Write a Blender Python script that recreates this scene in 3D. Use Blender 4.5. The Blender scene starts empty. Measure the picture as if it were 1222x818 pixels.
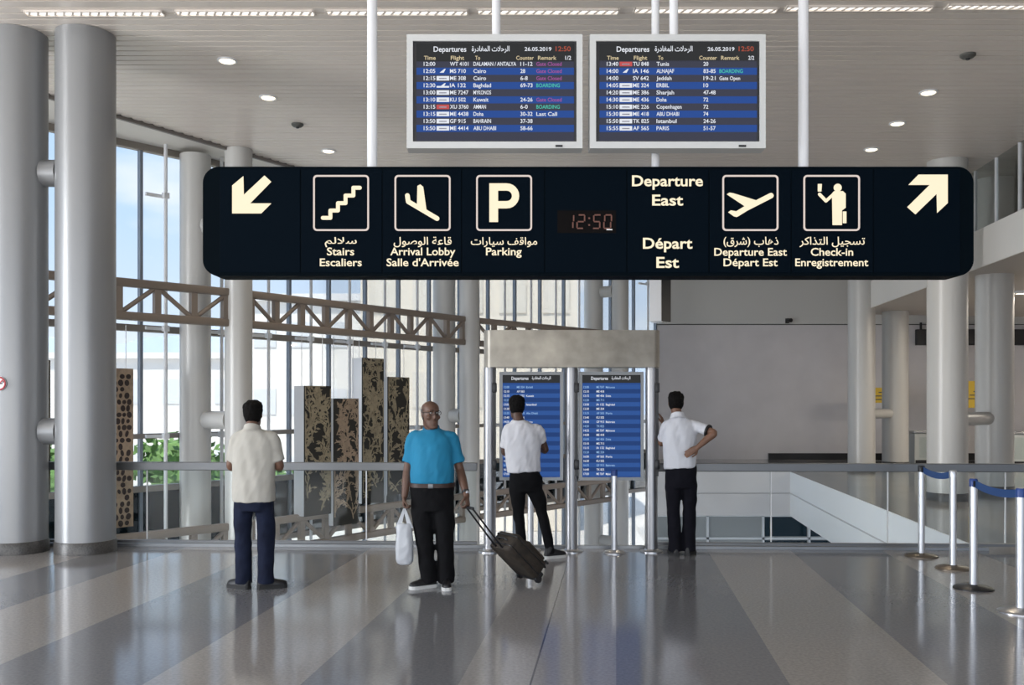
import bpy, bmesh, math, random, unicodedata
from mathutils import Vector, Matrix, noise
random.seed(7)
SC = bpy.context.scene
COL = SC.collection
PI = math.pi
# ------------------------------------------------------------------ camera
EYE, F, CX, HY = 1.68, 1100.0, 611.0, 480.0     # eye height, focal length in px, horizon row
cam = bpy.data.cameras.new('camera')
cam.sensor_width = 36.0
cam.lens = F * 36.0 / 1222.0
cam.shift_y = (HY - 409.0) / 1222.0
cam.clip_end = 2000
camo = bpy.data.objects.new('camera', cam)
camo.location = (0, 0, EYE)
camo.rotation_euler = (PI / 2, 0, 0)
COL.objects.link(camo)
SC.camera = camo
# ------------------------------------------------------------------ exposure
SC.view_settings.view_transform = 'Standard'
SC.view_settings.look = 'None'
SC.view_settings.gamma = 1.0
SC.view_settings.use_curve_mapping = False
SC.view_settings.exposure = 0.55
# ------------------------------------------------------------------ sky
w = bpy.data.worlds.new('sky')
SC.world = w
w.use_nodes = True
nt = w.node_tree
nt.nodes.clear()
wo = nt.nodes.new('ShaderNodeOutputWorld')
bg = nt.nodes.new('ShaderNodeBackground')
tc = nt.nodes.new('ShaderNodeTexCoord')
sx = nt.nodes.new('ShaderNodeSeparateXYZ')
cr = nt.nodes.new('ShaderNodeValToRGB')
e = cr.color_ramp.elements
e[0].position = 0.0; e[0].color = (0.80, 0.88, 1.0, 1)
e[1].position = 0.55; e[1].color = (0.36, 0.58, 0.95, 1)
m1 = cr.color_ramp.elements.new(0.18); m1.color = (0.56, 0.74, 1.0, 1)
nz = nt.nodes.new('ShaderNodeTexNoise')
nz.inputs['Scale'].default_value = 3.5; nz.inputs['Detail'].default_value = 6
mp = nt.nodes.new('ShaderNodeMapping'); mp.inputs['Scale'].default_value = (1, 1, 3)
cr2 = nt.nodes.new('ShaderNodeValToRGB')
cr2.color_ramp.elements[0].position = 0.5; cr2.color_ramp.elements[1].position = 0.7
mx = nt.nodes.new('ShaderNodeMixRGB'); mx.inputs[2].default_value = (0.95, 0.97, 1, 1)
L = nt.links.new
L(tc.outputs['Generated'], sx.inputs[0]); L(sx.outputs['Z'], cr.inputs[0])
L(tc.outputs['Generated'], mp.inputs[0]); L(mp.outputs[0], nz.inputs['Vector'])
L(nz.outputs['Fac'], cr2.inputs[0]); L(cr2.outputs[0], mx.inputs[0]); L(cr.outputs[0], mx.inputs[1])
L(mx.outputs[0], bg.inputs[0]); L(bg.outputs[0], wo.inputs[0])
bg.inputs[1].default_value = 1.15
# ------------------------------------------------------------------ sun, and fill lamps added out of view
sl = bpy.data.lights.new('sun', 'SUN'); sl.energy = 5.5; sl.angle = 0.01; sl.color = (1.0, 0.94, 0.84)
so = bpy.data.objects.new('sun', sl); COL.objects.link(so)
so.rotation_euler = Vector((0.22, 0.36, -0.9)).to_track_quat('-Z', 'Y').to_euler()
def add_fill_lamp(loc, aim, sx_, sy_, watts, col):
    al = bpy.data.lights.new('fill_lamp', 'AREA'); al.shape = 'RECTANGLE'; al.size = sx_; al.size_y = sy_
    al.energy = watts; al.color = col
    ao = bpy.data.objects.new('fill_lamp', al); COL.objects.link(ao)
    ao.location = loc; ao.rotation_euler = Vector(aim).to_track_quat('-Z', 'Z').to_euler()
add_fill_lamp((-14.8, 3.5, 1.6), (1, 0.25, .45), 13, 3.4, 1750, (.95, .97, 1.0))      # added area lamp on the left, standing in for window light
add_fill_lamp((-5, -4.2, 1.6), (0, .8, .75), 17, 3, 430, (1.0, .97, .92))           # added area lamp behind the viewer, lifting the hall and its ceiling
# ------------------------------------------------------------------ materials
_M = {}
def mat(name, col=(.5, .5, .5), rough=.5, metal=0.0, emit=None, es=1.0, var=0.0, vscale=8.0, bump=0.0, bscale=40.0, spec=.5):
    if name in _M: return _M[name]
    m = bpy.data.materials.new(name); m.use_nodes = True
    t = m.node_tree; p = t.nodes['Principled BSDF']
    p.inputs['Base Color'].default_value = (*col, 1)
    p.inputs['Roughness'].default_value = rough
    p.inputs['Metallic'].default_value = metal
    p.inputs['Specular IOR Level'].default_value = spec
    if emit:
        p.inputs['Emission Color'].default_value = (*emit, 1); p.inputs['Emission Strength'].default_value = es
    c = t.nodes.new('ShaderNodeTexCoord')
    if var:
        n = t.nodes.new('ShaderNodeTexNoise'); n.inputs['Scale'].default_value = vscale; n.inputs['Detail'].default_value = 5
        r = t.nodes.new('ShaderNodeValToRGB')
        r.color_ramp.elements[0].position = .3; r.color_ramp.elements[1].position = .7
        r.color_ramp.elements[0].color = (*[max(0, x * (1 - var)) for x in col], 1)
        r.color_ramp.elements[1].color = (*[min(1, x * (1 + var)) for x in col], 1)
        t.links.new(c.outputs['Object'], n.inputs['Vector']); t.links.new(n.outputs['Fac'], r.inputs[0])
        t.links.new(r.outputs[0], p.inputs['Base Color'])
    if bump:
        n = t.nodes.new('ShaderNodeTexNoise'); n.inputs['Scale'].default_value = bscale
        b = t.nodes.new('ShaderNodeBump'); b.inputs['Strength'].default_value = bump; b.inputs['Distance'].default_value = .02
        t.links.new(c.outputs['Object'], n.inputs['Vector']); t.links.new(n.outputs['Fac'], b.inputs['Height'])
        t.links.new(b.outputs[0], p.inputs['Normal'])
    _M[name] = m
    return m
def glass_mat(name, tint, fac):
    if name in _M: return _M[name]
    m = bpy.data.materials.new(name); m.use_nodes = True
    t = m.node_tree; t.nodes.clear()
    o = t.nodes.new('ShaderNodeOutputMaterial'); tr = t.nodes.new('ShaderNodeBsdfTransparent'); gl = t.nodes.new('ShaderNodeBsdfGlossy')
    tr.inputs[0].default_value = (*tint, 1); gl.inputs['Roughness'].default_value = .02
    fr = t.nodes.new('ShaderNodeFresnel'); fr.inputs[0].default_value = 1.45
    mu = t.nodes.new('ShaderNodeMath'); mu.operation = 'MULTIPLY'; mu.inputs[1].default_value = fac
    mi = t.nodes.new('ShaderNodeMixShader')
    t.links.new(fr.outputs[0], mu.inputs[0]); t.links.new(mu.outputs[0], mi.inputs[0])
    t.links.new(tr.outputs[0], mi.inputs[1]); t.links.new(gl.outputs[0], mi.inputs[2]); t.links.new(mi.outputs[0], o.inputs[0])
    _M[name] = m
    return m
def floor_mat():
    m = bpy.data.materials.new('terrazzo'); m.use_nodes = True
    t = m.node_tree; p = t.nodes['Principled BSDF']; K = t.links.new
    c = t.nodes.new('ShaderNodeTexCoord'); s = t.nodes.new('ShaderNodeSeparateXYZ'); K(c.outputs['Object'], s.inputs[0])
    a = t.nodes.new('ShaderNodeMath'); a.operation = 'MULTIPLY_ADD'; a.inputs[1].default_value = -0.113
    K(s.outputs['Y'], a.inputs[0]); K(s.outputs['X'], a.inputs[2])          # distance across the stripes
    d = t.nodes.new('ShaderNodeMath'); d.operation = 'MULTIPLY_ADD'; d.inputs[1].default_value = 1 / 24.0; d.inputs[2].default_value = .5
    K(a.outputs[0], d.inputs[0])
    r = t.nodes.new('ShaderNodeValToRGB'); r.color_ramp.interpolation = 'CONSTANT'
    light = (.325, .305, .285, 1); dark = (.195, .197, .207, 1); lt2 = (.30, .29, .285, 1)
    edges = [(-12, light), (-9.9, dark), (-8.9, light), (-7.9, dark), (-6.9, light), (-5.9, dark), (-5.0, light), (-4.0, dark), (-2.88, light), (-1.88, dark), (-.95, lt2),
             (0.0, dark), (.955, light), (1.935, dark), (2.98, light), (3.94, dark), (4.95, light), (5.9, dark), (6.9, light), (7.9, dark), (8.9, light), (9.9, dark), (10.9, light)]
    els = r.color_ramp.elements
    els[0].position = 0; els[0].color = edges[0][1]
    els[1].position = edges[1][0] / 24 + .5; els[1].color = edges[1][1]
    for x, k in edges[2:]:
        q = els.new(x / 24 + .5); q.color = k
    K(d.outputs[0], r.inputs[0])
    v = t.nodes.new('ShaderNodeTexNoise'); v.inputs['Scale'].default_value = 45; v.inputs['Detail'].default_value = 3
    K(c.outputs['Object'], v.inputs['Vector'])
    v2 = t.nodes.new('ShaderNodeTexNoise'); v2.inputs['Scale'].default_value = .8; v2.inputs['Detail'].default_value = 4
    K(c.outputs['Object'], v2.inputs['Vector'])
    q = t.nodes.new('ShaderNodeMath'); q.operation = 'MULTIPLY_ADD'; q.inputs[1].default_value = .9; q.inputs[2].default_value = .55
    K(v.outputs['Fac'], q.inputs[0])
    mm = t.nodes.new('ShaderNodeMixRGB'); mm.blend_type = 'MULTIPLY'; mm.inputs[0].default_value = .75
    K(r.outputs[0], mm.inputs[1]); K(q.outputs[0], mm.inputs[2])
    # thin dark joint
    j = t.nodes.new('ShaderNodeMath'); j.operation = 'ADD'; j.inputs[1].default_value = .51; K(a.outputs[0], j.inputs[0])
    ab = t.nodes.new('ShaderNodeMath'); ab.operation = 'ABSOLUTE'; K(j.outputs[0], ab.inputs[0])
    lt = t.nodes.new('ShaderNodeMath'); lt.operation = 'LESS_THAN'; lt.inputs[1].default_value = .006; K(ab.outputs[0], lt.inputs[0])
    m3 = t.nodes.new('ShaderNodeMixRGB'); m3.inputs[2].default_value = (.08, .08, .08, 1)
    K(lt.outputs[0], m3.inputs[0]); K(mm.outputs[0], m3.inputs[1]); K(m3.outputs[0], p.inputs['Base Color'])
    ra = t.nodes.new('ShaderNodeMath'); ra.operation = 'MULTIPLY_ADD'; ra.inputs[1].default_value = .10; ra.inputs[2].default_value = .07
    K(v2.outputs['Fac'], ra.inputs[0]); K(ra.outputs[0], p.inputs['Roughness'])
    b = t.nodes.new('ShaderNodeBump'); b.inputs['Strength'].default_value = .05; b.inputs['Distance'].default_value = .01
    K(v2.outputs['Fac'], b.inputs['Height']); K(b.outputs[0], p.inputs['Normal'])
    p.inputs['Specular IOR Level'].default_value = .8
    return m

M_COLUMN = mat('column_paint', (.29, .295, .30), .33, .3, bump=.02, bscale=3)
M_COLUMN_LIT = mat('column_paint_lit', (.54, .53, .505), .36, .1)  # lighter copy of the column paint, the warm light put into its colour
M_BASE = mat('dark_granite', (.07, .065, .06), .35, var=.4, vscale=60)
M_STEEL = mat('brushed_steel', (.55, .55, .56), .28, .95, var=.1, vscale=30)
M_RAIL = mat('rail_steel', (.17, .175, .18), .4, .6)
M_TRUSS = mat('truss_paint', (.27, .22, .18), .5, .1)
M_WHITE = mat('white_paint', (.78, .79, .81), .45)
M_CREAM = mat('cream_paint', (.80, .78, .74), .5)
M_WALL = mat('wall_plaster', (.60, .58, .59), .6, var=.05, vscale=1.2)
M_WALL_UP = mat('wall_panel_upper', (.56, .56, .54), .55)
M_CEIL = mat('ceiling_slats', (.76, .69, .62), .34, .1)
M_SOFFIT = mat('soffit', (.72, .69, .64), .5)
M_DARK = mat('dark_void', (.03, .03, .03), .8)
M_MULL = mat('mullion', (.22, .25, .29), .4, .2)
M_POST = mat('glazing_post', (.76, .77, .78), .35)
M_GLASS = glass_mat('window_glass', (.80, .81, .81), .35)
M_RGLASS = glass_mat('rail_glass', (.92, .945, .945), .35)
M_SPAN = mat('spandrel_glass', (.006, .022, .034), .5, spec=.02)
M_BLACK = mat('black_plastic', (.012, .012, .014), .4)
M_LIT = mat('lit_cream', (.10, .09, .07), .5, emit=(.66, .57, .41), es=1.0, spec=.1)
M_LAMP = mat('lamp_glow', (1, .9, .7), .5, emit=(1.0, .83, .58), es=2.2)
M_STRIP = mat('strip_glow', (1, 1, 1), .5, emit=(1.0, .96, .9), es=.75)
M_FLOOR = floor_mat()

# ------------------------------------------------------------------ building helpers
class MB:
    def __init__(s): s.bm = bmesh.new()
    def box(s, c, d, rz=0.0, bev=0.0, R=None):
        r = bmesh.ops.create_cube(s.bm, size=1)
        vs = r['verts']
        M = Matrix.Translation(Vector(c)) @ (R.to_4x4() if R else Matrix.Rotation(rz, 4, 'Z')) @ Matrix.Diagonal((d[0], d[1], d[2], 1))
        bmesh.ops.transform(s.bm, matrix=M, verts=vs)
        if bev:
            es = list({q for v in vs for q in v.link_edges})
            bmesh.ops.bevel(s.bm, geom=es, offset=bev, segments=2, affect='EDGES', profile=.5)
        return s
    def rings(s, rings, cap=True):
        R = [[s.bm.verts.new(p) for p in r] for r in rings]
        n = len(R[0])
        for a, b in zip(R, R[1:]):
            for i in range(n):
                s.bm.faces.new((a[i], a[(i + 1) % n], b[(i + 1) % n], b[i]))
        if cap:
            s.bm.faces.new(list(reversed(R[0]))); s.bm.faces.new(R[-1])
        return s
    def lathe(s, prof, c=(0, 0, 0), n=24, cap=True):
        return s.rings([[(c[0] + r * math.cos(2 * PI * i / n), c[1] + r * math.sin(2 * PI * i / n), c[2] + z) for i in range(n)] for r, z in prof], cap)
    def tube(s, pts, rad, n=10, rnd=False):
        pts = [Vector(p) for p in pts]
        if not hasattr(rad, '__len__'): rad = [rad] * len(pts)
        rings = []; u = None
        for i, p in enumerate(pts):
            t = (pts[min(i + 1, len(pts) - 1)] - pts[max(i - 1, 0)]).normalized()
            if u is None: u = t.orthogonal().normalized()
            u = (u - t * u.dot(t)).normalized(); v = t.cross(u)
            def rg(c, r): return [c + (u * math.cos(2 * PI * k / n) + v * math.sin(2 * PI * k / n)) * r for k in range(n)]
            if rnd and i == 0:
                for f in (.98, .8, .45): rings.append(rg(p - t * rad[0] * f, rad[0] * math.sqrt(1 - f * f)))
            rings.append(rg(p, rad[i]))
            if rnd and i == len(pts) - 1:
                for f in (.45, .8, .98): rings.append(rg(p + t * rad[i] * f, rad[i] * math.sqrt(1 - f * f)))
        return s.rings(rings)
    def prism(s, poly, y0, y1):                 # polygon in x,z extruded along y (y0 is the front)
        a = [s.bm.verts.new((x, y0, z)) for x, z in poly]; b = [s.bm.verts.new((x, y1, z)) for x, z in poly]
        n = len(poly); A = sum(poly[i][0] * poly[(i + 1) % n][1] - poly[(i + 1) % n][0] * poly[i][1] for i in range(n))
        fs = [s.bm.faces.new(a), s.bm.faces.new(list(reversed(b)))]
        for i in range(n): fs.append(s.bm.faces.new((a[(i + 1) % n], a[i], b[i], b[(i + 1) % n])))
        if A < 0:
            for f in fs: f.normal_flip()
        return s
    def slab(s, poly, z0, z1):                  # polygon in x,y extruded along z
        a = [s.bm.verts.new((x, y, z0)) for x, y in poly]; b = [s.bm.verts.new((x, y, z1)) for x, y in poly]
        n = len(poly); fs = [s.bm.faces.new(list(reversed(a))), s.bm.faces.new(b)]
        for i in range(n): fs.append(s.bm.faces.new((a[i], a[(i + 1) % n], b[(i + 1) % n], b[i])))
        bmesh.ops.recalc_face_normals(s.bm, faces=fs)
        return s
    def sphere(s, c, r, seg=14):
        q = bmesh.ops.create_uvsphere(s.bm, u_segments=seg, v_segments=max(6, seg // 2), radius=1)
        if not hasattr(r, '__len__'): r = (r, r, r)
        bmesh.ops.transform(s.bm, matrix=Matrix.Translation(Vector(c)) @ Matrix.Diagonal((*r, 1)), verts=q['verts'])
        return s
    def torus(s, c, R, r, axis=(0, 0, 1), n=24, k=8, sq=(1, 1)):
        q = Vector((0, 0, 1)).rotation_difference(Vector(axis).normalized()); c = Vector(c); g = []
        for i in range(n):
            a = 2 * PI * i / n
            g.append([s.bm.verts.new(c + q @ Vector(((R + r * math.cos(2 * PI * j / k)) * math.cos(a) * sq[0], (R + r * math.cos(2 * PI * j / k)) * math.sin(a) * sq[1], r * math.sin(2 * PI * j / k)))) for j in range(k)])
        for i in range(n):
            for j in range(k):
                s.bm.faces.new((g[i][j], g[(i + 1) % n][j], g[(i + 1) % n][(j + 1) % k], g[i][(j + 1) % k]))
        return s
    def addmesh(s, me): s.bm.from_mesh(me); return s
    def xf(s, M): bmesh.ops.transform(s.bm, matrix=M, verts=s.bm.verts); return s
    def build(s, name, m, parent=None, smooth=True, angle=35, label=None, loc=None):
        me = bpy.data.meshes.new(name); s.bm.to_mesh(me); s.bm.free()
        return link(name, me, m, parent, smooth, angle, label, loc)
def link(name, me, m, parent=None, smooth=True, angle=35, label=None, loc=None):
    me.materials.clear(); me.materials.append(m)
    if smooth:
        me.shade_smooth(); me.set_sharp_from_angle(angle=math.radians(angle))
    o = bpy.data.objects.new(name, me); COL.objects.link(o)
    if parent: o.parent = parent
    if loc: o.location = loc
    if label: o['label'] = label
    return o
def thing(name, label, cat, loc=(0, 0, 0), rz=0.0, group=None):
    o = bpy.data.objects.new(name, None); COL.objects.link(o); o.empty_display_size = .2
    o.location = loc; o.rotation_euler = (0, 0, rz)
    return tag(o, label, cat, group)
def tag(o, label, cat, group=None):
    o['label'] = label; o['category'] = cat
    if group: o['group'] = group
    return o
def struct(o, label=None):
    o['kind'] = 'structure'
    if label: o['label'] = label
    return o
def children(o): return [c for c in COL.objects if c.parent == o]
def copy_tree(o, parent=None):
    c = o.copy(); COL.objects.link(c)
    if parent: c.parent = parent
    for k in children(o): copy_tree(k, c)
    return c
def at(x, y, Y):                               # picture column/row at depth Y -> place in the hall
    return Vector(((x - CX) * Y / F, Y, EYE + (HY - y) * Y / F))

# lettering ---------------------------------------------------------
def shape_arabic(s):
    def nm(c): return unicodedata.name(c, '')
    def form(c, f):
        try: return unicodedata.lookup(nm(c) + ' ' + f)
        except KeyError: return None
    out = []; i = 0; prev_join = False
    while i < len(s):
        c = s[i]
        if c == '\u0644' and i + 1 < len(s) and s[i + 1] == '\u0627':
            out.append('\ufefc' if prev_join else '\ufefb'); prev_join = False; i += 2; continue
        if not nm(c).startswith('ARABIC LETTER'):
            out.append({'(': ')', ')': '('}.get(c, c)); prev_join = False; i += 1; continue
        nxt = i + 1 < len(s) and nm(s[i + 1]).startswith('ARABIC LETTER') and form(s[i + 1], 'FINAL FORM') is not None
        can = form(c, 'INITIAL FORM') is not None
        join = nxt and can
        f = 'MEDIAL FORM' if prev_join and join else 'FINAL FORM' if prev_join else 'INITIAL FORM' if join else 'ISOLATED FORM'
        out.append(form(c, f) or c); prev_join = join; i += 1
    return ''.join(reversed(out))
def text_mesh(s, bold=0.0, depth=0.0, res=3):
    c = bpy.data.curves.new('t', 'FONT'); c.body = s; c.size = 1.0; c.offset = bold; c.extrude = depth; c.resolution_u = res
    o = bpy.data.objects.new('t', c); COL.objects.link(o)
    dg = bpy.context.evaluated_depsgraph_get()
    me = bpy.data.meshes.new_from_object(o.evaluated_get(dg))
    bpy.data.objects.remove(o); bpy.data.curves.remove(c)
    return me
def put_text(mb, s, x0, x1, zbase, cap, y, arabic=False, bold=.012, depth=.001, zfit=None):
    """write s between x0 and x1 (x1 None: natural width) on the plane y, facing -y"""
    me = text_mesh(shape_arabic(s) if arabic else s, bold)
    xs = [v.co.x for v in me.vertices]; zs = [v.co.y for v in me.vertices]
    if not xs: return
    a, b = min(xs), max(xs)
    sz = cap / .69; sxx = sz if x1 is None else (x1 - x0) / (b - a)
    z0 = 0
    if zfit: z0 = min(zs); sz = zfit / (max(zs) - z0); 
    if x1 is None and zfit: sxx = sz
    for v in me.vertices:
        v.co = Vector((x0 + (v.co.x - a) * sxx, y - depth, zbase + (v.co.y - z0) * sz))
    mb.addmesh(me); bpy.data.meshes.remove(me)

# ================================================================== STRUCTURE
CEIL = EYE + 4.13
def edge_y(x): return 10.6 - .032 * x
DX = .113                                       # the hall's long axis leans this much to the right per metre
FAC = [Vector((-11.4, 9.0)), Vector((-5.4, 15.8)), Vector((-1.87, 20.75)), Vector((2.0, 24.9)), Vector((4.2, 27.0))]
BEAM = [Vector((-9.6, 9.6)), Vector((-4.47, 15.07)), Vector((-.92, 19.95)), Vector((2.84, 24.2))]
x_void = 4.2
near_r = (x_void + DX * 10.45, edge_y(x_void + DX * 10.45)); far_r = (x_void + DX * 22.2, 22.2)
LOW = -4.2
fl = MB().slab([(-15, -14), (18, -14), (18, 27), (4.22, 27), (3.5, 22.2), far_r, near_r, (-15, edge_y(-15))], -.3, 0)
struct(fl.build('floor', M_FLOOR, smooth=False), 'polished terrazzo floor in pale and grey stripes')
# edge of the slab round the stair void
t = MB()
def wall_strip(mb, a, b, z0, z1, th, side=1):
    a = Vector(a); b = Vector(b); d = (b - a).normalized(); n = Vector((-d.y, d.x)) * th * side
    mb.slab([a, b, b + n, a + n], z0, z1)
wall_strip(t, near_r, far_r, -.50, -.002, .02, 1); wall_strip(t, near_r, far_r, -1.06, -.53, .02, 1)
struct(t.build('trim_1', mat('fascia_white', (.90, .91, .93), .4), smooth=False), 'white fascia along the right edge of the void')
t = MB()
wall_strip(t, (3.5, 22.2), far_r, -.50, -.002, .02, -1); wall_strip(t, (3.5, 22.2), far_r, -1.06, -.53, .02, -1)
struct(t.build('trim_2', M_WALL, smooth=False), 'grey fascia along the far edge of the void')
t = MB().slab([near_r, far_r, (far_r[0] + .25, far_r[1]), (near_r[0] + .25, near_r[1])], -1.05, -.31)
t.slab([(3.5, 22.22), (far_r[0], 22.22), (far_r[0], 22.5), (3.5, 22.5)], -1.05, -.31)
struct(t.build('trim_3', M_WALL, smooth=False), 'concrete slab edge behind the fascia')
t = MB()
t.slab([(-15, edge_y(-15) - .03), (near_r[0], near_r[1] - .03), (near_r[0], near_r[1] + .03), (-15, edge_y(-15) + .03)], .001, .035)
struct(t.build('trim_4', mat('kerb_metal', (.27, .28, .29), .4, .6), smooth=False), 'metal kerb along the floor edge under the glass railing')
# lower storey
struct(MB().slab([(-15, 5), (18, 5), (18, 27), (4.2, 27), (2.0, 24.9), (-1.87, 20.75), (-5.4, 15.8), (-11.4, 9.0), (-15, 9)], LOW - .2, LOW).build('floor_lower', mat('lower_floor', (.52, .52, .51), .3), smooth=False), 'lower storey floor')
t = MB().box((7.5, 24.2, (LOW - 1.06) / 2), (8.0, .2, -LOW - 1.06))
wl = struct(t.build('wall_lower_back', mat('lower_wall', (.36, .37, .37), .5), smooth=False), 'grey lower storey wall seen down the void')
lf = MB()
for zz in (-1.28, -1.88, -2.5): lf.box((7.2, 24.06, zz), (7.2, .08, .06))
for xx in (3.7, 5.1, 6.55, 7.75, 9.0, 10.4): lf.box((xx, 24.06, -1.95), (.06, .08, 1.4))
lf.build('frame_bars', M_WHITE, wl, smooth=False)
for xx, zz in ((7.15, -1.58), (7.15, -2.19), (8.35, -1.58), (8.35, -2.19)):
    MB().box((xx, 24.085, zz), (1.1, .02, .5)).build('dark_pane', M_SPAN, wl, smooth=False)
# back wall with its seam
SEAM = EYE + 92 * 27 / F
bw = MB().box((11.1, 27.1, SEAM / 2), (13.8, .2, SEAM)); struct(bw.build('wall_back', M_WALL, smooth=False), 'plain grey wall at the far end')
bw = MB().box((11.1, 27.13, (SEAM + .03 + 6) / 2), (13.8, .2, 6 - SEAM - .03)); struct(bw.build('wall_back_upper', M_WALL_UP, smooth=False), 'upper band of the far grey wall')
struct(MB().box((11.1, 27.2, SEAM), (13.8, .1, .1)).build('trim_5', M_DARK, smooth=False), 'shadow joint across the far wall')
struct(MB().box((12.7, 26.95, .09), (10.4, .08, .18)).build('baseboard_back', M_BLACK, smooth=False), 'dark skirting of the far wall')
struct(MB().box((18.1, 7.5, 3), (.2, 39, 6)).build('wall_right', M_WALL, smooth=False), 'side wall beyond the mezzanine')
# ceiling of narrow metal slats; it stops along a slanted edge in front of the glass wall
def ceil_left(y): return max(-15, -6.24 + (y - 12.35) / 1.57) if y < 16.05 else -3.88 + (y - 16.05) * (5.7 / 9.0)
cb = MB(); y = -4.0
while y < 27:
    xl = ceil_left(y + .07)
    cb.box(((xl + 18) / 2, y + .064, CEIL + .02), (18 - xl, .128, .04)); y += .15
struct(cb.build('ceiling', M_CEIL, smooth=False), 'ceiling of narrow painted metal slats')
struct(MB().slab([(-15, -4), (18, -4), (18, 27.2), (4.2, 27.2), *[tuple(p) for p in reversed(FAC[:4])], (-15, 5)], CEIL + .08, CEIL + .3).build('ceiling_deck', M_SOFFIT, smooth=False), 'deck above the slats and plain soffit along the glass wall')
struct(MB().slab([(-15, -4), (18, -4), (18, 27), (2.9, 27), (-3.84, 16.05), (-15, -1.4)], CEIL + .05, CEIL + .07).build('ceiling_backing', M_DARK, smooth=False), 'dark backing in the gaps between the slats')
ed = MB()
for a, b in (((-15, -1.4), (-3.88, 16.05)), ((-3.88, 16.05), (1.9, 25.0))): wall_strip(ed, a, b, CEIL - .05, CEIL + .08, .05, 1)
struct(ed.build('trim_6', mat('edge_trim', (.22, .20, .18), .5), smooth=False), 'dark metal edge where the slatted ceiling ends')
# mezzanine on the right
mzx = 6.3
def mz(yy, off=0): return (mzx + off + DX * yy, yy)
mb = MB().slab([mz(-4), mz(22.8), (9.3, 24.7), (18, 26), (18, -4)], 4.03, 4.62)
struct(mb.build('floor_mezzanine', mat('mezzanine_soffit', (.50, .46, .42), .5), smooth=False), 'underside of the mezzanine over the check-in hall')
mb = MB(); wall_strip(mb, mz(-4), mz(22.8), 4.0, 4.66, .03, 1)
struct(mb.build('trim_7', M_CREAM, smooth=False), 'cream fascia band of the mezzanine')
gs = thing('glass_screen', 'full height glass screen with thin white posts on the mezzanine edge', 'glass screen', (*mz(9.2), 4.63), PI / 2 - math.atan(DX))
gl_ = 13.65
MB().box((gl_ / 2, -.10, (CEIL - 4.64) / 2), (gl_, .012, CEIL - 4.65)).build('glass', M_RGLASS, gs, smooth=False)
for i in range(16): MB().box((gl_ * i / 15, -.10, (CEIL - 4.64) / 2), (.022, .05, CEIL - 4.645)).build('screen_post', M_WHITE, gs, smooth=False)
# glass wall -------------------------------------------------------
TOP = CEIL + .08
for wi in range(4):
    a, b = FAC[wi], FAC[wi + 1]; d = b - a; ln = d.length; d.normalize(); n = Vector((d.y, -d.x))   # n points into the hall
    rz = math.atan2(d.y, d.x)
    win = thing('window_%d' % (wi + 1), 'glazed wall bay with dark mullions and white posts', 'window', (a.x, a.y, 0), rz)
    del win['category']; struct(win)
    MB().box((ln / 2, 0, (TOP + LOW) / 2), (ln, .012, TOP - LOW)).build('glass', M_GLASS, win, smooth=False)
    k = max(2, round(ln / 1.02))
    for i in range(k + 1):
        x = ln * i / k
        MB().box((x, 0, (TOP + LOW) / 2), (.05, .09, TOP - LOW)).build('mullion', M_MULL, win, smooth=False)
        if i < k:
            pb = MB().tube([(x + .28, -.3, LOW), (x + .28, -.3, TOP)], .029, 10)
            pp = pb.build('glazing_post', M_POST, win)
            for z in (1.12, 2.88, 5.05):
                MB().box((x + .14, -.2, z), (.30, .05, .05)).box((x + .28, -.3, z), (.09, .09, .09)).build('bracket', M_POST, pp, smooth=False)
    for z, h in ((.26, .1), (1.12, .08), (2.88, .11), (TOP - .05, .12), (-.85, .1)):
        MB().box((ln / 2, -.02, z), (ln, .12, h)).build('transom', mat('transom', (.27, .24, .21), .45, .3), win, smooth=False)
    MB().box((ln / 2, .03, -.3), (ln, .03, 1.05)).build('spandrel', M_SPAN, win, smooth=False, label='dark glass spandrel')
# paired columns ----------------------------------------------------
def column_pair(p, q, r, r2, zb, label, m, ties, base=True, tie_r=.15):
    c = (Vector(p) + Vector(q)) / 2
    th = thing('twin_column', label, 'column', (c.x, c.y, zb))
    for P, R in ((p, r), (q, r2)):
        x, y = P[0] - c.x, P[1] - c.y
        sh = MB().lathe([(R, 0), (R, CEIL - zb - .003)], (x, y, 0), 40).build('shaft', m, th)
        if base:
            MB().lathe([(R + .012, 0), (R + .012, .12), (R + .002, .135)], (x, y, 0), 40).build('base_ring', M_BASE, sh)
    d = (Vector(q) - Vector(p)).normalized(); a = Vector(p) - c; b = Vector(q) - c
    for z in ties:
        s = a + d * (r - .02); e_ = b - d * (r2 - .02)
        tb = MB().tube([(s.x, s.y, z - zb), (e_.x, e_.y, z - zb)], tie_r, 20)
        tb.build('tie', m, th)
    return th
column_pair((-5.56, 10.36), (-4.79, 10.36), .315, .315, 0, 'pair of thick grey columns at the left end of the railing', M_COLUMN, (1.35, 4.25))
column_pair((7.46, 15.8), (8.95, 17.1), .325, .325, 0, 'pair of brightly lit columns under the mezzanine nearest the barrier posts', M_COLUMN_LIT, (1.38,), tie_r=.12)
column_pair((8.72, 23.0), (9.98, 24.0), .325, .325, 0, 'pair of brightly lit columns under the mezzanine close to the far wall', M_COLUMN_LIT, (1.38,), tie_r=.12)
for (b, off, lab) in ((BEAM[1], (-.83, .36), 'pair of slim pale columns at the glass wall behind the man in the cream polo'),
                      (BEAM[2], (-.58, .42), 'pair of slim pale columns at the glass wall just left of the information stand'),
                      (BEAM[3], (-.66, .40), 'pair of slim pale columns at the glass wall seen above and below the information stand')):
    column_pair((b.x + off[0], b.y + off[1]), (b.x, b.y), .25, .22, LOW, lab, M_COLUMN_LIT, (1.38, 4.6, -2.0), False, .15)
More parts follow.
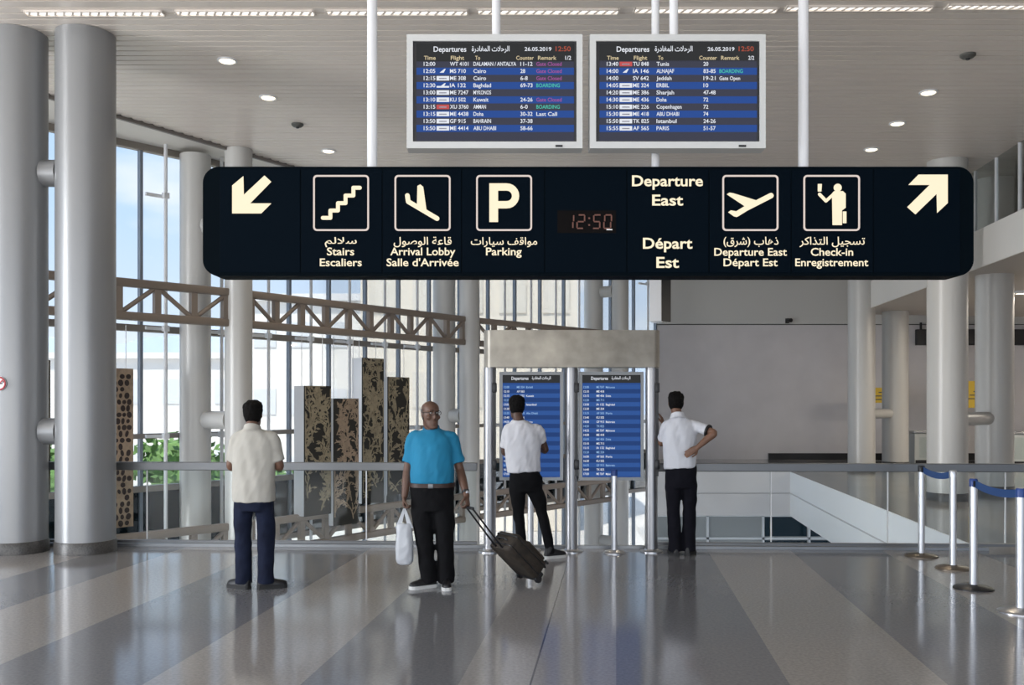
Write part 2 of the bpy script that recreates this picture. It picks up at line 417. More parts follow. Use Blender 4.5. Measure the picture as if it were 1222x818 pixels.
# truss beams ---------------------------------------------------------
def truss(a, b, zc, label, r=.052, hgt=.60):
    d = b - a; ln = d.length; u = d.normalized(); a2 = a + u * .2; ln -= .4
    th = thing('truss_beam', label, 'beam', (a2.x, a2.y, zc), math.atan2(d.y, d.x), 'curved lattice beams along the glass wall')
    h = hgt / 2 - r
    for s, nm in ((1, 'top_chord'), (-1, 'bottom_chord')):
        MB().box((ln / 2, 0, s * h), (ln, .14, .125), bev=.025).build(nm, M_TRUSS, th)
    k = max(3, round(ln / .58)); st = ln / k
    for i in range(k + 1):
        MB().box((min(max(i * st, .04), ln - .04), 0, 0), (.10, .09, 2 * h - .08)).build('upright', M_TRUSS, th, smooth=False)
    for i in range(k):
        z0, z1 = (h - .06, -h + .06) if i % 2 == 0 else (-h + .06, h - .06)
        MB().tube([(i * st + .05, 0, z0), ((i + 1) * st - .05, 0, z1)], .038, 8).build('diagonal', M_TRUSS, th)
    return th
nm_ = ('behind the big grey columns', 'between the cream polo man and the information stand', 'running on behind the information stand')
for i in range(3):
    truss(BEAM[i], BEAM[i + 1], EYE + 1.53, 'brown lattice beam high on the glass wall, ' + nm_[i])
    truss(BEAM[i], BEAM[i + 1], EYE - 2.27, 'brown lattice beam low in the void below floor level, ' + nm_[i])
# lights set in the ceiling ------------------------------------------
def zx(x, y, z):                                # picture point on a horizontal plane of height z
    Y = F * (z - EYE) / (HY - y); return (x - CX) * Y / F, Y
strip_y = F * 4.13 / (HY - 11)
sp = [(30, 195, 15), (210, 375, 14.5), (390, 558, 14), (570, 738, 13), (757, 927, 11.5), (938, 1112, 9), (1130, 1300, 7)]
for i, (a, b, yy) in enumerate(sp):
    x0, Y = zx(a, yy, CEIL); x1, _ = zx(b, yy, CEIL)
    th = thing('ceiling_light', 'linear ceiling light, number %s counted from the left in the row at the top edge' % ('one', 'two', 'three', 'four', 'five', 'six', 'seven')[i], 'ceiling light', ((x0 + x1) / 2, Y, CEIL), 0, 'linear lights in the ceiling')
    wd = x1 - x0
    hb = MB()
    for s in (-1, 1): hb.box((0, s * .055, -.008), (wd, .014, .024))
    for s in (-1, 1): hb.box((s * wd / 2, 0, -.008), (.014, .124, .024))
    hb.build('housing', M_CEIL, th, smooth=False)
    MB().box((0, 0, -.004), (wd - .02, .09, .006)).build('diffuser', M_STRIP, th, smooth=False)
    lv = MB()
    n = int(wd / .09)
    for k in range(n): lv.box((-wd / 2 + (k + .5) * wd / n, 0, -.013), (.022, .094, .01), rz=.5)
    lv.build('louvre', M_CEIL, th, smooth=False)
for i, xx in enumerate((10.66, 12.9, 15.1)):
    th = thing('ceiling_light', ('linear light under the mezzanine at the right edge of the picture', 'second linear light under the mezzanine', 'third linear light under the mezzanine')[i], 'ceiling light', (xx + .75, 19.5, 4.03), 0, 'linear lights under the mezzanine')
    MB().box((0, 0, -.03), (1.5, .16, .06)).build('housing', M_WHITE, th, smooth=False)
    MB().box((0, 0, -.063), (1.44, .11, .012)).build('diffuser', M_LAMP, th, smooth=False)
    al = bpy.data.lights.new('tube_lamp', 'AREA'); al.shape = 'RECTANGLE'; al.size = 1.4; al.size_y = .1; al.energy = 80; al.color = (1, .9, .76)
    ao = bpy.data.objects.new('tube_lamp', al); COL.objects.link(ao); ao.parent = th; ao.location = (0, 0, -.075)
dl = [(271, 72, 'nearest the thick left columns'), (320, 116, 'second in the slanting row on the left'), (392, 180, 'just above the stairs pictogram'), (607, 180, 'just below the left departures screen'),
      (823, 178, 'just below the right departures screen'), (1108, 110, 'topmost of the three on the right'), (1071, 147, 'middle one of the three on the right'), (1040, 178, 'lowest of the three on the right')]
for x, y, lab in dl:
    X, Y = zx(x, y, CEIL)
    th = thing('downlight', 'round warm downlight in the ceiling, ' + lab, 'downlight', (X, Y, CEIL), 0, 'round downlights')
    MB().torus((0, 0, -.004), .105, .016, n=24).build('ring', M_WHITE, th)
    MB().lathe([(.02, -.03), (.075, -.022), (.092, -.004)], n=20).build('lamp', M_LAMP, th)
    s = bpy.data.lights.new('downlight_lamp', 'SPOT'); s.energy = 60; s.spot_size = 1.9; s.spot_blend = .6; s.shadow_soft_size = .08; s.color = (1, .86, .66)
    so_ = bpy.data.objects.new('downlight_lamp', s); COL.objects.link(so_); so_.parent = th; so_.location = (0, 0, -.06)
for x, y, lab in ((1155, 65, 'dark round ceiling detector right of the screens'), (355, 148, 'small dark ceiling detector left of the screens')):
    X, Y = zx(x, y, CEIL)
    th = thing('smoke_detector', lab, 'detector', (X, Y, CEIL))
    MB().lathe([(.09, 0), (.09, -.02), (.06, -.045), (.02, -.05)], n=20).build('cover', mat('detector', (.10, .10, .09), .5), th)
    MB().lathe([(.03, -.045), (.02, -.065)], n=12).build('sensor', M_BLACK, th)

# glass railing --------------------------------------------------------
def railing(x0, x1, label):
    y0 = edge_y(x0); y1 = edge_y(x1); ln = math.hypot(x1 - x0, y1 - y0)
    th = thing('glass_railing', label, 'railing', (x0, y0 - .01, 0), math.atan2(y1 - y0, x1 - x0))
    MB().box((ln / 2, 0, .935), (ln, .07, .095), bev=.008).build('handrail', M_RAIL, th, smooth=False)
    MB().box((ln / 2, 0, .06), (ln, .05, .03)).build('base_channel', M_RAIL, th, smooth=False)
    n = max(1, round(ln / 1.28)); w_ = ln / n
    for i in range(n):
        MB().box(((i + .5) * w_, 0, .485), (w_ - .02, .014, .80)).build('glass_panel', M_RGLASS, th, smooth=False)
        if i: MB().box((i * w_, 0, .485), (.012, .016, .80)).build('joint', M_POST, th, smooth=False)
railing(-14.5, -.40, 'glass railing with a flat metal rail running left from the information stand')
railing(1.64, 9.5, 'glass railing with a flat metal rail running right from the information stand')

# information stand -----------------------------------------------------
M_STONE = mat('stained_metal_box', (.33, .305, .26), .38, .35, var=.28, vscale=3.5)
M_SILVER = mat('stand_silver', (.33, .33, .34), .36, .8)
def glow(name, col, k=1.0):                     # a lit screen or lettering colour: hardly reflects, gives off light
    return mat(name, tuple(c * .12 for c in col), .5, emit=col, es=k, spec=.03)
M_SCR = glow('screen_blue', (.018, .050, .17))
M_ROWL = glow('screen_row_light', (.022, .062, .20)); M_ROWD = glow('screen_row_dark', (.014, .036, .12))
M_SCRD = glow('screen_grey', (.034, .036, .052)); M_SCRB = glow('screen_row_blue', (.018, .050, .19)); M_SCRT = glow('screen_header', (.022, .023, .024))
M_TW = glow('text_white', (.50, .52, .56)); M_TY = glow('text_yellow', (.42, .35, .22)); M_TG = glow('text_green', (.05, .33, .26)); M_TP = glow('text_purple', (.22, .06, .20))
M_TR = glow('text_red', (.25, .055, .035)); M_TB = glow('text_pale_blue', (.20, .32, .50)); M_LOGOR = glow('logo_red', (.35, .06, .06))
KY = 10.34
st = thing('information_stand', 'tall two-screen departures stand with a stained metal header on three steel posts', 'information stand', (.66, KY, 0))
for px_ in (584.5, 682, 777.5):
    X = at(px_, 0, KY).x - .66
    p_ = MB().tube([(X, 0, .03), (X, 0, 2.10)], .068, 24).build('post', M_SILVER, st)
    MB().lathe([(.13, 0), (.13, .012), (.085, .02), (.075, .035)], (X, 0, 0), 24).build('foot_flange', M_STEEL, p_)
    MB().box((X + .055, -.03, 1.45), (.03, .05, 1.20)).build('shade_strip', M_BLACK, p_, smooth=False)  # black strip painting in the shaded right side of the round post
    for z in (.98, 1.84): MB().box((X + .055, -.055, z), (.05, .05, .11), bev=.01).build('clamp', M_BLACK, p_)
hx0, hx1 = at(577.5, 0, KY).x - .66, at(787, 0, KY).x - .66
poly = []
for cx_, s in ((hx1 - .09, 0), (hx0 + .09, PI)):
    for k in range(9):
        a = s - PI / 2 + PI * k / 8; poly.append((cx_ + .09 * math.cos(a), .16 * math.sin(a)))
hd = MB().slab(poly, 2.065, 2.475).build('header', M_STONE, st)
fl1 = [('MS 711', 'Cairo'), ('ME 7247', 'Mykonos'), ('KU 502', 'Kuwait'), ('IA 132', 'Baghdad'), ('ME 418', 'Abu Dhabi'), ('GF 915', 'Bahrain'), ('ME 324', 'Erbil'), ('ME 436', 'Doha'), ('TK 825', 'Istanbul'), ('AF 565', 'Paris')]
def stand_screen(xa, xb, dim):
    a = at(xa, 444, KY); b = at(xb, 573.5, KY); y0 = -.02
    xl, xr, zt, zb = a.x - .66, b.x - .66, a.z, b.z
    fr = MB()
    t_ = .035
    fr.box(((xl + xr) / 2, .03, zt - t_ / 2), (xr - xl, .10, t_)).box(((xl + xr) / 2, .03, zb + t_ / 2), (xr - xl, .10, t_))
    fr.box((xl + t_ / 2, .03, (zt + zb) / 2), (t_, .10, zt - zb - 2 * t_)).box((xr - t_ / 2, .03, (zt + zb) / 2), (t_, .10, zt - zb - 2 * t_))
    fo = fr.build('screen_frame', mat('frame_grey', (.22, .23, .24), .4, .5), st, smooth=False)
    sc = MB().box(((xl + xr) / 2, .03, (zt + zb) / 2), (xr - xl - .06, .06, zt - zb - .06)).build('screen', M_SCR, fo, smooth=False)
    w_ = xr - xl - .07; x0 = xl + .035; top = zt - .035
    MB().box(((xl + xr) / 2, -.002, top - .045), (w_, .006, .09)).build('title_bar', M_SCRT, fo, smooth=False)
    m1_ = MB()
    put_text(m1_, 'Departures', x0 + .10, x0 + .29, top - .055, .035, -.006)
    put_text(m1_, 'الرحلات المغادرة', x0 + .33, x0 + .54, top - .06, .03, -.006, True, zfit=.045)
    m1_.build('title_lettering', M_TW, fo, smooth=False)
    n = 21; stp = (top - .11 - zb - .05) / n
    for i in range(n):
        z = top - .115 - (i + 1) * stp + .015; m1_ = MB()
        h = 12 + i // 4; tt = '%02d:%02d' % (h, (i * 5 + 5) % 60 if i % 4 else 0)
        f, c = fl1[(i * 3 + int(xa)) % 10]
        MB().box(((xl + xr) / 2, -.0015, z + .014), (w_, .004, stp * .99)).build('flight_row', M_ROWD if i % 2 else M_ROWL, fo, smooth=False)
        put_text(m1_, tt, x0 + .015, x0 + .075, z, .024, -.006)
        put_text(m1_, f, x0 + .16, x0 + .245, z, .024, -.006)
        if i % 4 in (0, 2): put_text(m1_, c, x0 + .265, x0 + .265 + .018 * len(c) * .8, z, .022, -.006)
        m1_.build('lettering', M_TW if i % 3 else M_TB, fo, smooth=False)
stand_screen(596, 672, True)
stand_screen(691, 768, False)

# hanging screens --------------------------------------------------------
TV1 = [('12:00', None, 'WT 4101', 'DALAMAN / ANTALYA', '11-12', 'Gate Closed', 'p'), ('12:05', 's', 'MS 710', 'Cairo', '28', 'Gate Closed', 'p'), ('12:15', 'w', 'ME 308', 'Cairo', '6-8', 'Gate Closed', 'p'),
       ('12:30', 's', 'IA 132', 'Baghdad', '69-73', 'BOARDING', 'g'), ('13:00', 'w', 'ME 7247', 'MYKONOS', '', '', ''), ('13:10', 'w', 'KU 502', 'Kuwait', '24-26', 'Gate Closed', 'p'),
       ('13:15', 'r', 'XU 3760', 'AMMAN', '6-0', 'BOARDING', 'g'), ('13:15', 'w', 'ME 4438', 'Doha', '30-32', 'Last Call', 'w'), ('13:50', 'w', 'GF 915', 'BAHRAIN', '37-38', '', ''), ('15:50', 'w', 'ME 4414', 'ABU DHABI', '58-66', '', '')]
TV2 = [('13:40', 'r', 'TU 848', 'Tunis', '20', '', ''), ('14:00', 's', 'IA 146', 'ALNAJAF', '83-85', 'BOARDING', 'g'), ('14:00', None, 'SV 642', 'Jeddah', '19-21', 'Gate Open', 'w'), ('14:05', 'w', 'ME 324', 'ERBIL', '10', '', ''),
       ('14:20', 'w', 'ME 386', 'Sharjah', '47-48', '', ''), ('14:30', 'w', 'ME 436', 'Doha', '72', '', ''), ('15:10', 'w', 'ME 226', 'Copenhagen', '72', '', ''), ('15:30', 'w', 'ME 418', 'ABU DHABI', '74', '', ''),
       ('15:50', 'w', 'TK 825', 'Istanbul', '24-26', '', ''), ('15:55', 'w', 'AF 565', 'PARIS', '51-57', '', '')]
TY = 5.85
def hanging_screen(ox, rows, rodx, v, label):
    def q(x, y): p = at(x + ox, y, TY); return p.x - c.x, p.z - c.z
    c = at(590.2 + ox, 109.5, TY)
    th = thing('departures_screen', label, 'screen', tuple(c))
    x0, z1 = q(485.5, 41.5); x1, z0 = q(695, 177.5)
    b0, c1 = q(492.8, 49.5); b1, c0 = q(688, 169.5)
    fr = MB()
    for bx in (((x0 + x1) / 2, (z1 + c1) / 2, x1 - x0, z1 - c1), ((x0 + x1) / 2, (z0 + c0) / 2, x1 - x0, c0 - z0), ((x0 + b0) / 2, (c0 + c1) / 2, b0 - x0, c1 - c0), ((x1 + b1) / 2, (c0 + c1) / 2, x1 - b1, c1 - c0)):
        fr.box((bx[0], .05, bx[1]), (bx[2], .12, bx[3]))
    fr.build('frame', mat('screen_surround', (.60, .61, .60), .5), th, smooth=False)
    MB().box(((x0 + x1) / 2, .09, (z0 + z1) / 2), (x1 - x0 - .04, .10, z1 - z0 - .04)).build('back_cover', M_WHITE, th, smooth=False)
    MB().box(((b0 + b1) / 2, .02, (c0 + c1) / 2), (b1 - b0 + .004, .03, c1 - c0 + .004)).build('bezel', M_BLACK, th, smooth=False)
    d0, e1 = q(497, 52); d1, e0 = q(685, 168); yS = .003
    sc = MB().box(((d0 + d1) / 2, yS, (e0 + e1) / 2), (d1 - d0, .006, e1 - e0)).build('display', M_SCRD, th, smooth=False)
    hdx = MB(); zt = q(0, 73.5)[1]
    hdx.box(((d0 + d1) / 2, yS - .003, (e1 + zt) / 2), (d1 - d0, .003, e1 - zt)).build('header_band', M_SCRT, sc, smooth=False)
    W, Yl, R_ = MB(), MB(), MB(); yt = yS - .006
    def wr(mb, s, xa, xb, yy, cap=4.6, ar=False, zf=None, bold=.014):
        a = q(xa, yy); b = q(xb, yy)[0] if xb else None
        k = TY / F
        put_text(mb, s, a[0], b, a[1], cap * k, yt, ar, bold, zfit=zf * k if zf else None)
    wr(W, 'Departures', 517.5, 556.5, 62, 6.2); wr(W, 'الرحلات المغادرة', 563, 608, 63.5, ar=True, zf=8.5)
    wr(W, '26.05.2019', 626, 658, 61, 4.4); wr(R_, '12:50', 663, 681, 61.3, 5.6)
    for s, a, b in (('Time', 506, 520), ('Flight', 538, 554), ('To', 567, 573), ('Counter', 616, 637), ('Remark', 642, 664)): wr(Yl, s, a, b, 71.6, 4.6)
    wr(W, v, 674.5, 681.5, 71.6, 4.6)
    for mb_, m_ in ((W, M_TW), (Yl, M_TY), (R_, M_TR)): mb_.build('title_lettering', m_, sc, smooth=False)
    for i, (tm, lg, f, to, ct, rm, rc) in enumerate(rows):
        yy = 78.8 + 8.53 * i
        a = q(497, yy - 6.4); b = q(685, yy + 2.0)
        row = MB().box(((a[0] + b[0]) / 2, yS - .003, (a[1] + b[1]) / 2), (b[0] - a[0], .003, a[1] - b[1])).build('flight_row', M_SCRB if i % 2 else M_SCRD, th, smooth=False)
        W = MB()
        wr(W, tm, 505.7, 519.5, yy)
        if lg:
            a = q(521, yy - 4.8); b = q(536, yy + .4); LW = MB()
            if lg == 's':
                LW.prism([(a[0] + .02, b[1] + .004), (a[0] + .045, b[1] + .004), (a[0] + .058, a[1]), (a[0] + .05, a[1])], yt - .001, yt + .001)
                if i != 1: LW.box(((a[0] + b[0]) / 2, yt, b[1] + .005), (b[0] - a[0], .003, .010))
            else:
                LW.box(((a[0] + b[0]) / 2, yt, (a[1] + b[1]) / 2), (b[0] - a[0], .002, a[1] - b[1]))
                MB().box(((a[0] + b[0]) / 2, yt - .0015, (a[1] + b[1]) / 2 - .002), ((b[0] - a[0]) * .6, .001, .007)).build('airline_mark_band', mat('mark_grey', (.25, .25, .30), .5), row, smooth=False)
            LW.build('airline_mark', M_LOGOR if lg == 'r' else M_TW, row, smooth=False)
        wr(W, f, 537, 537 + 3.15 * len(f), yy); wr(W, to, 565, 565 + 3.0 * len(to), yy)
        if ct: wr(W, ct, 621, 621 + 2.9 * len(ct), yy)
        W.build('lettering', M_TW, row, smooth=False)
        if rm:
            G = MB(); wr(G, rm, 640, 640 + (2.75 if rc != 'g' else 3.5) * len(rm), yy, 4.4)
            G.build('remark_lettering', {'p': M_TP, 'g': M_TG, 'w': M_TW}[rc], row, smooth=False)
    a = q(667, 175); MB().box((a[0], -.012, a[1]), (.045, .012, .012)).build('sensor', M_BLACK, th, smooth=False)
    rx = q(rodx - ox, 0)[0]
    MB().tube([(rx, .09, z1 - .03), (rx, .09, CEIL - c.z)], .028, 14).build('hanging_rod', M_WHITE, th)
    MB().lathe([(.07, CEIL - c.z - .02), (.07, CEIL - c.z - .001)], (rx, .09, 0), 18).build('ceiling_plate', M_WHITE, th)
hanging_screen(0, TV1, 592, '1/2', 'white framed departures screen hanging on the left, first row a flight at 12:00')
hanging_screen(218.3, TV2, 807, '2/2', 'white framed departures screen hanging on the right, first row a flight at 13:40')

# direction sign -----------------------------------------------------------
SY = 6.0; KS = SY / F
sgc = at(702, 264, SY)
sg = thing('direction_sign', 'long black hanging direction sign with lit arrows, pictograms and words', 'sign', tuple(sgc))
def S(x, y): return (x - 702) * KS, (264 - y) * KS
M_SIGN = mat('sign_black', (.001, .0035, .006), .6, spec=.03)
def rrect(x0, y0, x1, y1, r, n=6):
    pts = []
    for cx_, cy_, s in ((x1 - r, y1 - r, 0), (x0 + r, y1 - r, 1), (x0 + r, y0 + r, 2), (x1 - r, y0 + r, 3)):
        for k in range(n + 1):
            a = s * PI / 2 + PI / 2 * k / n; pts.append((cx_ + r * math.cos(a), cy_ + r * math.sin(a)))
    return pts
sx0, sz1 = S(242, 199); sx1, sz0 = S(1162, 329.5)
MB().prism(rrect(sx0, sz0, sx1, sz1, .105, 8), 0, .20).build('casing', M_SIGN, sg, angle=30)
dv = [262, 359, 456.5, 551, 650, 748, 846, 944, 1042]
for a, b in zip(dv, dv[1:] + [1146]):
    x0, z1 = S(a + .7, 202.5); x1, z0 = S(b - .7, 326)
    MB().box(((x0 + x1) / 2, -.002, (z0 + z1) / 2), (x1 - x0, .008, z1 - z0), bev=.002).build('face_panel', mat('sign_face', (.001, .004, .008), .6, spec=.03), sg, smooth=False)
def ln_(pts, wd):                                # thick polyline as a set of 2-D polygons in sign pixels
    out = []
    for (x0, y0), (x1, y1) in zip(pts, pts[1:]):
        dx, dy = x1 - x0, y1 - y0; l = math.hypot(dx, dy); nx, ny = -dy / l * wd / 2, dx / l * wd / 2
        out.append([(x0 + nx, y0 + ny), (x1 + nx, y1 + ny), (x1 - nx, y1 - ny), (x0 - nx, y0 - ny)])
    for x, y in pts: out.append([(x + wd / 2 * math.cos(k * PI / 6), y + wd / 2 * math.sin(k * PI / 6)) for k in range(12)])
    return out
def plate(polys, name, m=None, f=None, lab=None, dep=.003):
    mb_ = MB()
    for i, po in enumerate(polys): mb_.prism([S(*(f(x, y) if f else (x, y))) for x, y in po], -.0075 - dep - .00007 * i, -.004)
    return mb_.build(name, m or M_LIT, sg, smooth=False, label=lab)
c3 = lambda x, y: (235 + x / 3.76, 190 + y / 3.76)
c4 = lambda x, y: (540 + x / 3.82, 190 + y / 3.82)
c5 = lambda x, y: (840 + x / 3.594, 190 + y / 3.594)
plate([[(160, 245), (160, 120), (210, 78), (212, 162), (305, 75), (335, 103), (240, 200), (335, 200), (290, 245)]], 'arrow', f=c3, lab='lit arrow pointing down to the left')
plate([[(875, 112), (918, 68), (1043, 68), (1043, 190), (998, 232), (996, 150), (905, 238), (870, 207), (966, 112)]], 'arrow', f=c5, lab='lit arrow pointing up to the right')
def frame(x0, y0, x1, y1):
    o = rrect(x0, y0, x1, y1, 4.5); i_ = rrect(x0 + 2, y0 + 2, x1 - 2, y1 - 2, 3)
    mb_ = MB(); ov = [S(*p) for p in o]; iv = [S(*p) for p in i_]; n = len(ov)
    for k in range(n):
        k2 = (k + 1) % n; mb_.prism([ov[k], ov[k2], iv[k2], iv[k]], -.010, -.004)
    mb_.build('pictogram_frame', mat('lit_frame', (.10, .09, .08), .5, emit=(.46, .39, .36), es=1.0, spec=.1), sg, smooth=False)
for x0, x1 in ((374, 440.6), (471, 537.8), (568.3, 634.9), (861.7, 928.5), (958.3, 1025.7)): frame(x0, 209.4, x1, 276)
plate(ln_([(566, 265), (600, 265), (600, 232), (634, 232), (634, 199), (668, 199), (668, 165), (703, 165), (703, 130), (732, 130)], 17), 'pictogram', f=c3, lab='stairs pictogram')
plate(ln_([(945, 165), (949, 192), (1078, 268)], 21) + [[(990, 122), (1003, 115), (1016, 126), (1031, 232), (988, 205)]], 'pictogram', f=c3, lab='landing aircraft pictogram')
pp = [(168, 112), (245, 112)] + [(247 + 57 * math.sin(a), 169 - 57 * math.cos(a)) for a in [PI * k / 12 for k in range(1, 12)]] + [(245, 226), (208, 226), (208, 288), (168, 288)]
inn = [(208, 145), (245, 145)] + [(247 + 24 * math.sin(a), 169 - 24 * math.cos(a)) for a in [PI * k / 12 for k in range(1, 12)]] + [(245, 193), (208, 193)]
plate([[(168, 112), (208, 112), (208, 288), (168, 288)]] + [[(208, 112), (245, 112), (245, 145), (208, 145)], [(208, 193), (245, 193), (245, 226), (208, 226)]] +
      [[pp[1 + k], pp[2 + k], inn[2 + k], inn[1 + k]] for k in range(12)], 'pictogram', f=c4, lab='lit parking letter P')
plate(ln_([(138, 238), (180, 212), (286, 158)], 23) + [[(97, 152), (108, 145), (125, 148), (235, 182), (190, 214)], [(103, 229), (114, 221), (152, 228), (140, 249), (128, 247)]], 'pictogram', f=c5, lab='taking off aircraft pictogram')
plate([[(572 + 17 * math.cos(k * PI / 10), 124 + 17 * math.sin(k * PI / 10)) for k in range(20)], [(548, 148), (556, 139), (594, 139), (606, 150), (606, 210), (590, 222), (590, 284), (550, 284)], [(594, 226), (609, 226), (609, 276), (594, 276)]] +
      ln_([(556, 150), (522, 181), (494, 152)], 13) + [[(487, 108), (504, 108), (502, 140), (487, 140)]], 'pictogram', f=c5, lab='passenger holding up a ticket pictogram')
def words(s, x0, x1, yb, cap, bold=.014, ar=False, zf=None):
    mb_ = MB(); a = S(x0, yb); b = S(x1, yb)
    put_text(mb_, s, a[0], b[0], a[1], cap * KS, -.0075, ar, bold, .002, zfit=zf * KS if zf else None)
    mb_.build('lettering', M_LIT, sg, smooth=False)
for s, x0, x1, yb, cap in (('Stairs', 390.5, 423, 305, 9), ('Escaliers', 382, 432, 318, 9), ('Arrival Lobby', 466, 543.5, 305, 9), ("Salle d'Arrivée", 461.5, 547.5, 318, 9), ('Parking', 580, 622.5, 305, 9),
                           ('Departure East', 852, 938.5, 305.5, 9), ('Départ Est', 863, 927.5, 318, 9), ('Check-in', 967, 1017.5, 305.5, 9), ('Enregistrement', 948.5, 1035.5, 318, 9)): words(s, x0, x1, yb, cap)
for s, x0, x1, yb, cap in (('Departure', 754, 838.5, 222.5, 12.5), ('East', 778, 815, 245.5, 12.5), ('Départ', 767, 826, 297, 12.5), ('Est', 783, 810, 319.8, 12.5)): words(s, x0, x1, yb, cap, .02)
for s, x0, x1, yb, zf in (('سلالم', 388, 426, 295.5, 12), ('قاعة الوصول', 470, 539, 295.5, 12.5), ('مواقف سيارات', 562, 641, 295.5, 12), ('ذهاب (شرق)', 863, 928.5, 295.5, 12.5), ('تسجيل التذاكر', 953.5, 1031.5, 295.5, 12.5)):
    words(s, x0, x1, yb, 9, .008, True, zf)
M_LED = mat('led_dim_red', (.04, .012, .008), .5, emit=(.075, .025, .014), es=.8)
ck = S(700, 265)
MB().box((ck[0], -.006, ck[1]), (70 * KS, .004, 27 * KS)).build('clock_window', mat('clock_black', (.004, .003, .003), .5, spec=.05), sg, smooth=False)
SEG = {'1': 'bc', '2': 'abged', '5': 'afgcd', '0': 'abcdef'}
mb_ = MB()
for ch, x in (('1', 680), ('2', 693), ('5', 712), ('0', 725)):
    for g in SEG[ch]:
        dx, dy, hz = {'a': (0, -8, 1), 'g': (0, 0, 1), 'd': (0, 8, 1), 'f': (-4, -4, 0), 'b': (4, -4, 0), 'e': (-4, 4, 0), 'c': (4, 4, 0)}[g]
        p = S(x + dx - dy * .12, 265 + dy)
        mb_.box((p[0], -.009, p[1]), (7 * KS if hz else 1.6 * KS, .003, 1.6 * KS if hz else 7 * KS))
for yy in (261, 269):
    p = S(703, yy); mb_.box((p[0], -.009, p[1]), (2 * KS, .003, 2 * KS))
mb_.build('clock_digits', M_LED, sg, smooth=False)
p = S(727, 274.5); MB().box((p[0], -.009, p[1]), (7 * KS, .003, 1.4 * KS)).build('clock_mark', M_POST, sg, smooth=False)
for x, rr in ((441.5, .034), (785, .026), (964.5, .034)):
    X = S(x, 0)[0]
    MB().tube([(X, .10, sz1 - .02), (X, .10, CEIL - sgc.z)], rr, 14).build('hanging_rod', M_WHITE, sg)
    MB().lathe([(.08, CEIL - sgc.z - .02), (.08, CEIL - sgc.z - .001)], (X, .10, 0), 18).build('ceiling_plate', M_WHITE, sg)

# hanging black box by the far wall, camera on the wall --------------------
c = at(788, 350, 17.0)
th = thing('hanging_display', 'black hanging display box with a pale side in front of the far wall', 'display', (c.x, 17.0, c.z), .9)
MB().box((0, 0, .12), (.34, .26, 1.3), bev=.01).build('case', M_BLACK, th, smooth=False)
MB().box((-.18, 0, .12), (.02, .24, 1.3)).build('side_panel', M_WHITE, th, smooth=False)
g = MB()
for k in range(5): g.box((-.12 + .06 * k, 0, -.54), (.02, .22, .02))
g.build('grille', M_STEEL, th, smooth=False)
MB().tube([(0, 0, .77), (0, 0, CEIL - c.z)], .025, 10).build('hanging_rod', M_BLACK, th)
c = at(940, 383, 26.9)
th = thing('wall_camera', 'small dark camera fixed on the far wall above its seam', 'camera', (c.x, 26.98, c.z))
MB().box((0, -.03, .0), (.10, .05, .14)).build('bracket', M_BLACK, th, smooth=False)
MB().tube([(0, -.05, .02), (.05, -.24, .0)], .06, 12).build('body', M_BLACK, th)

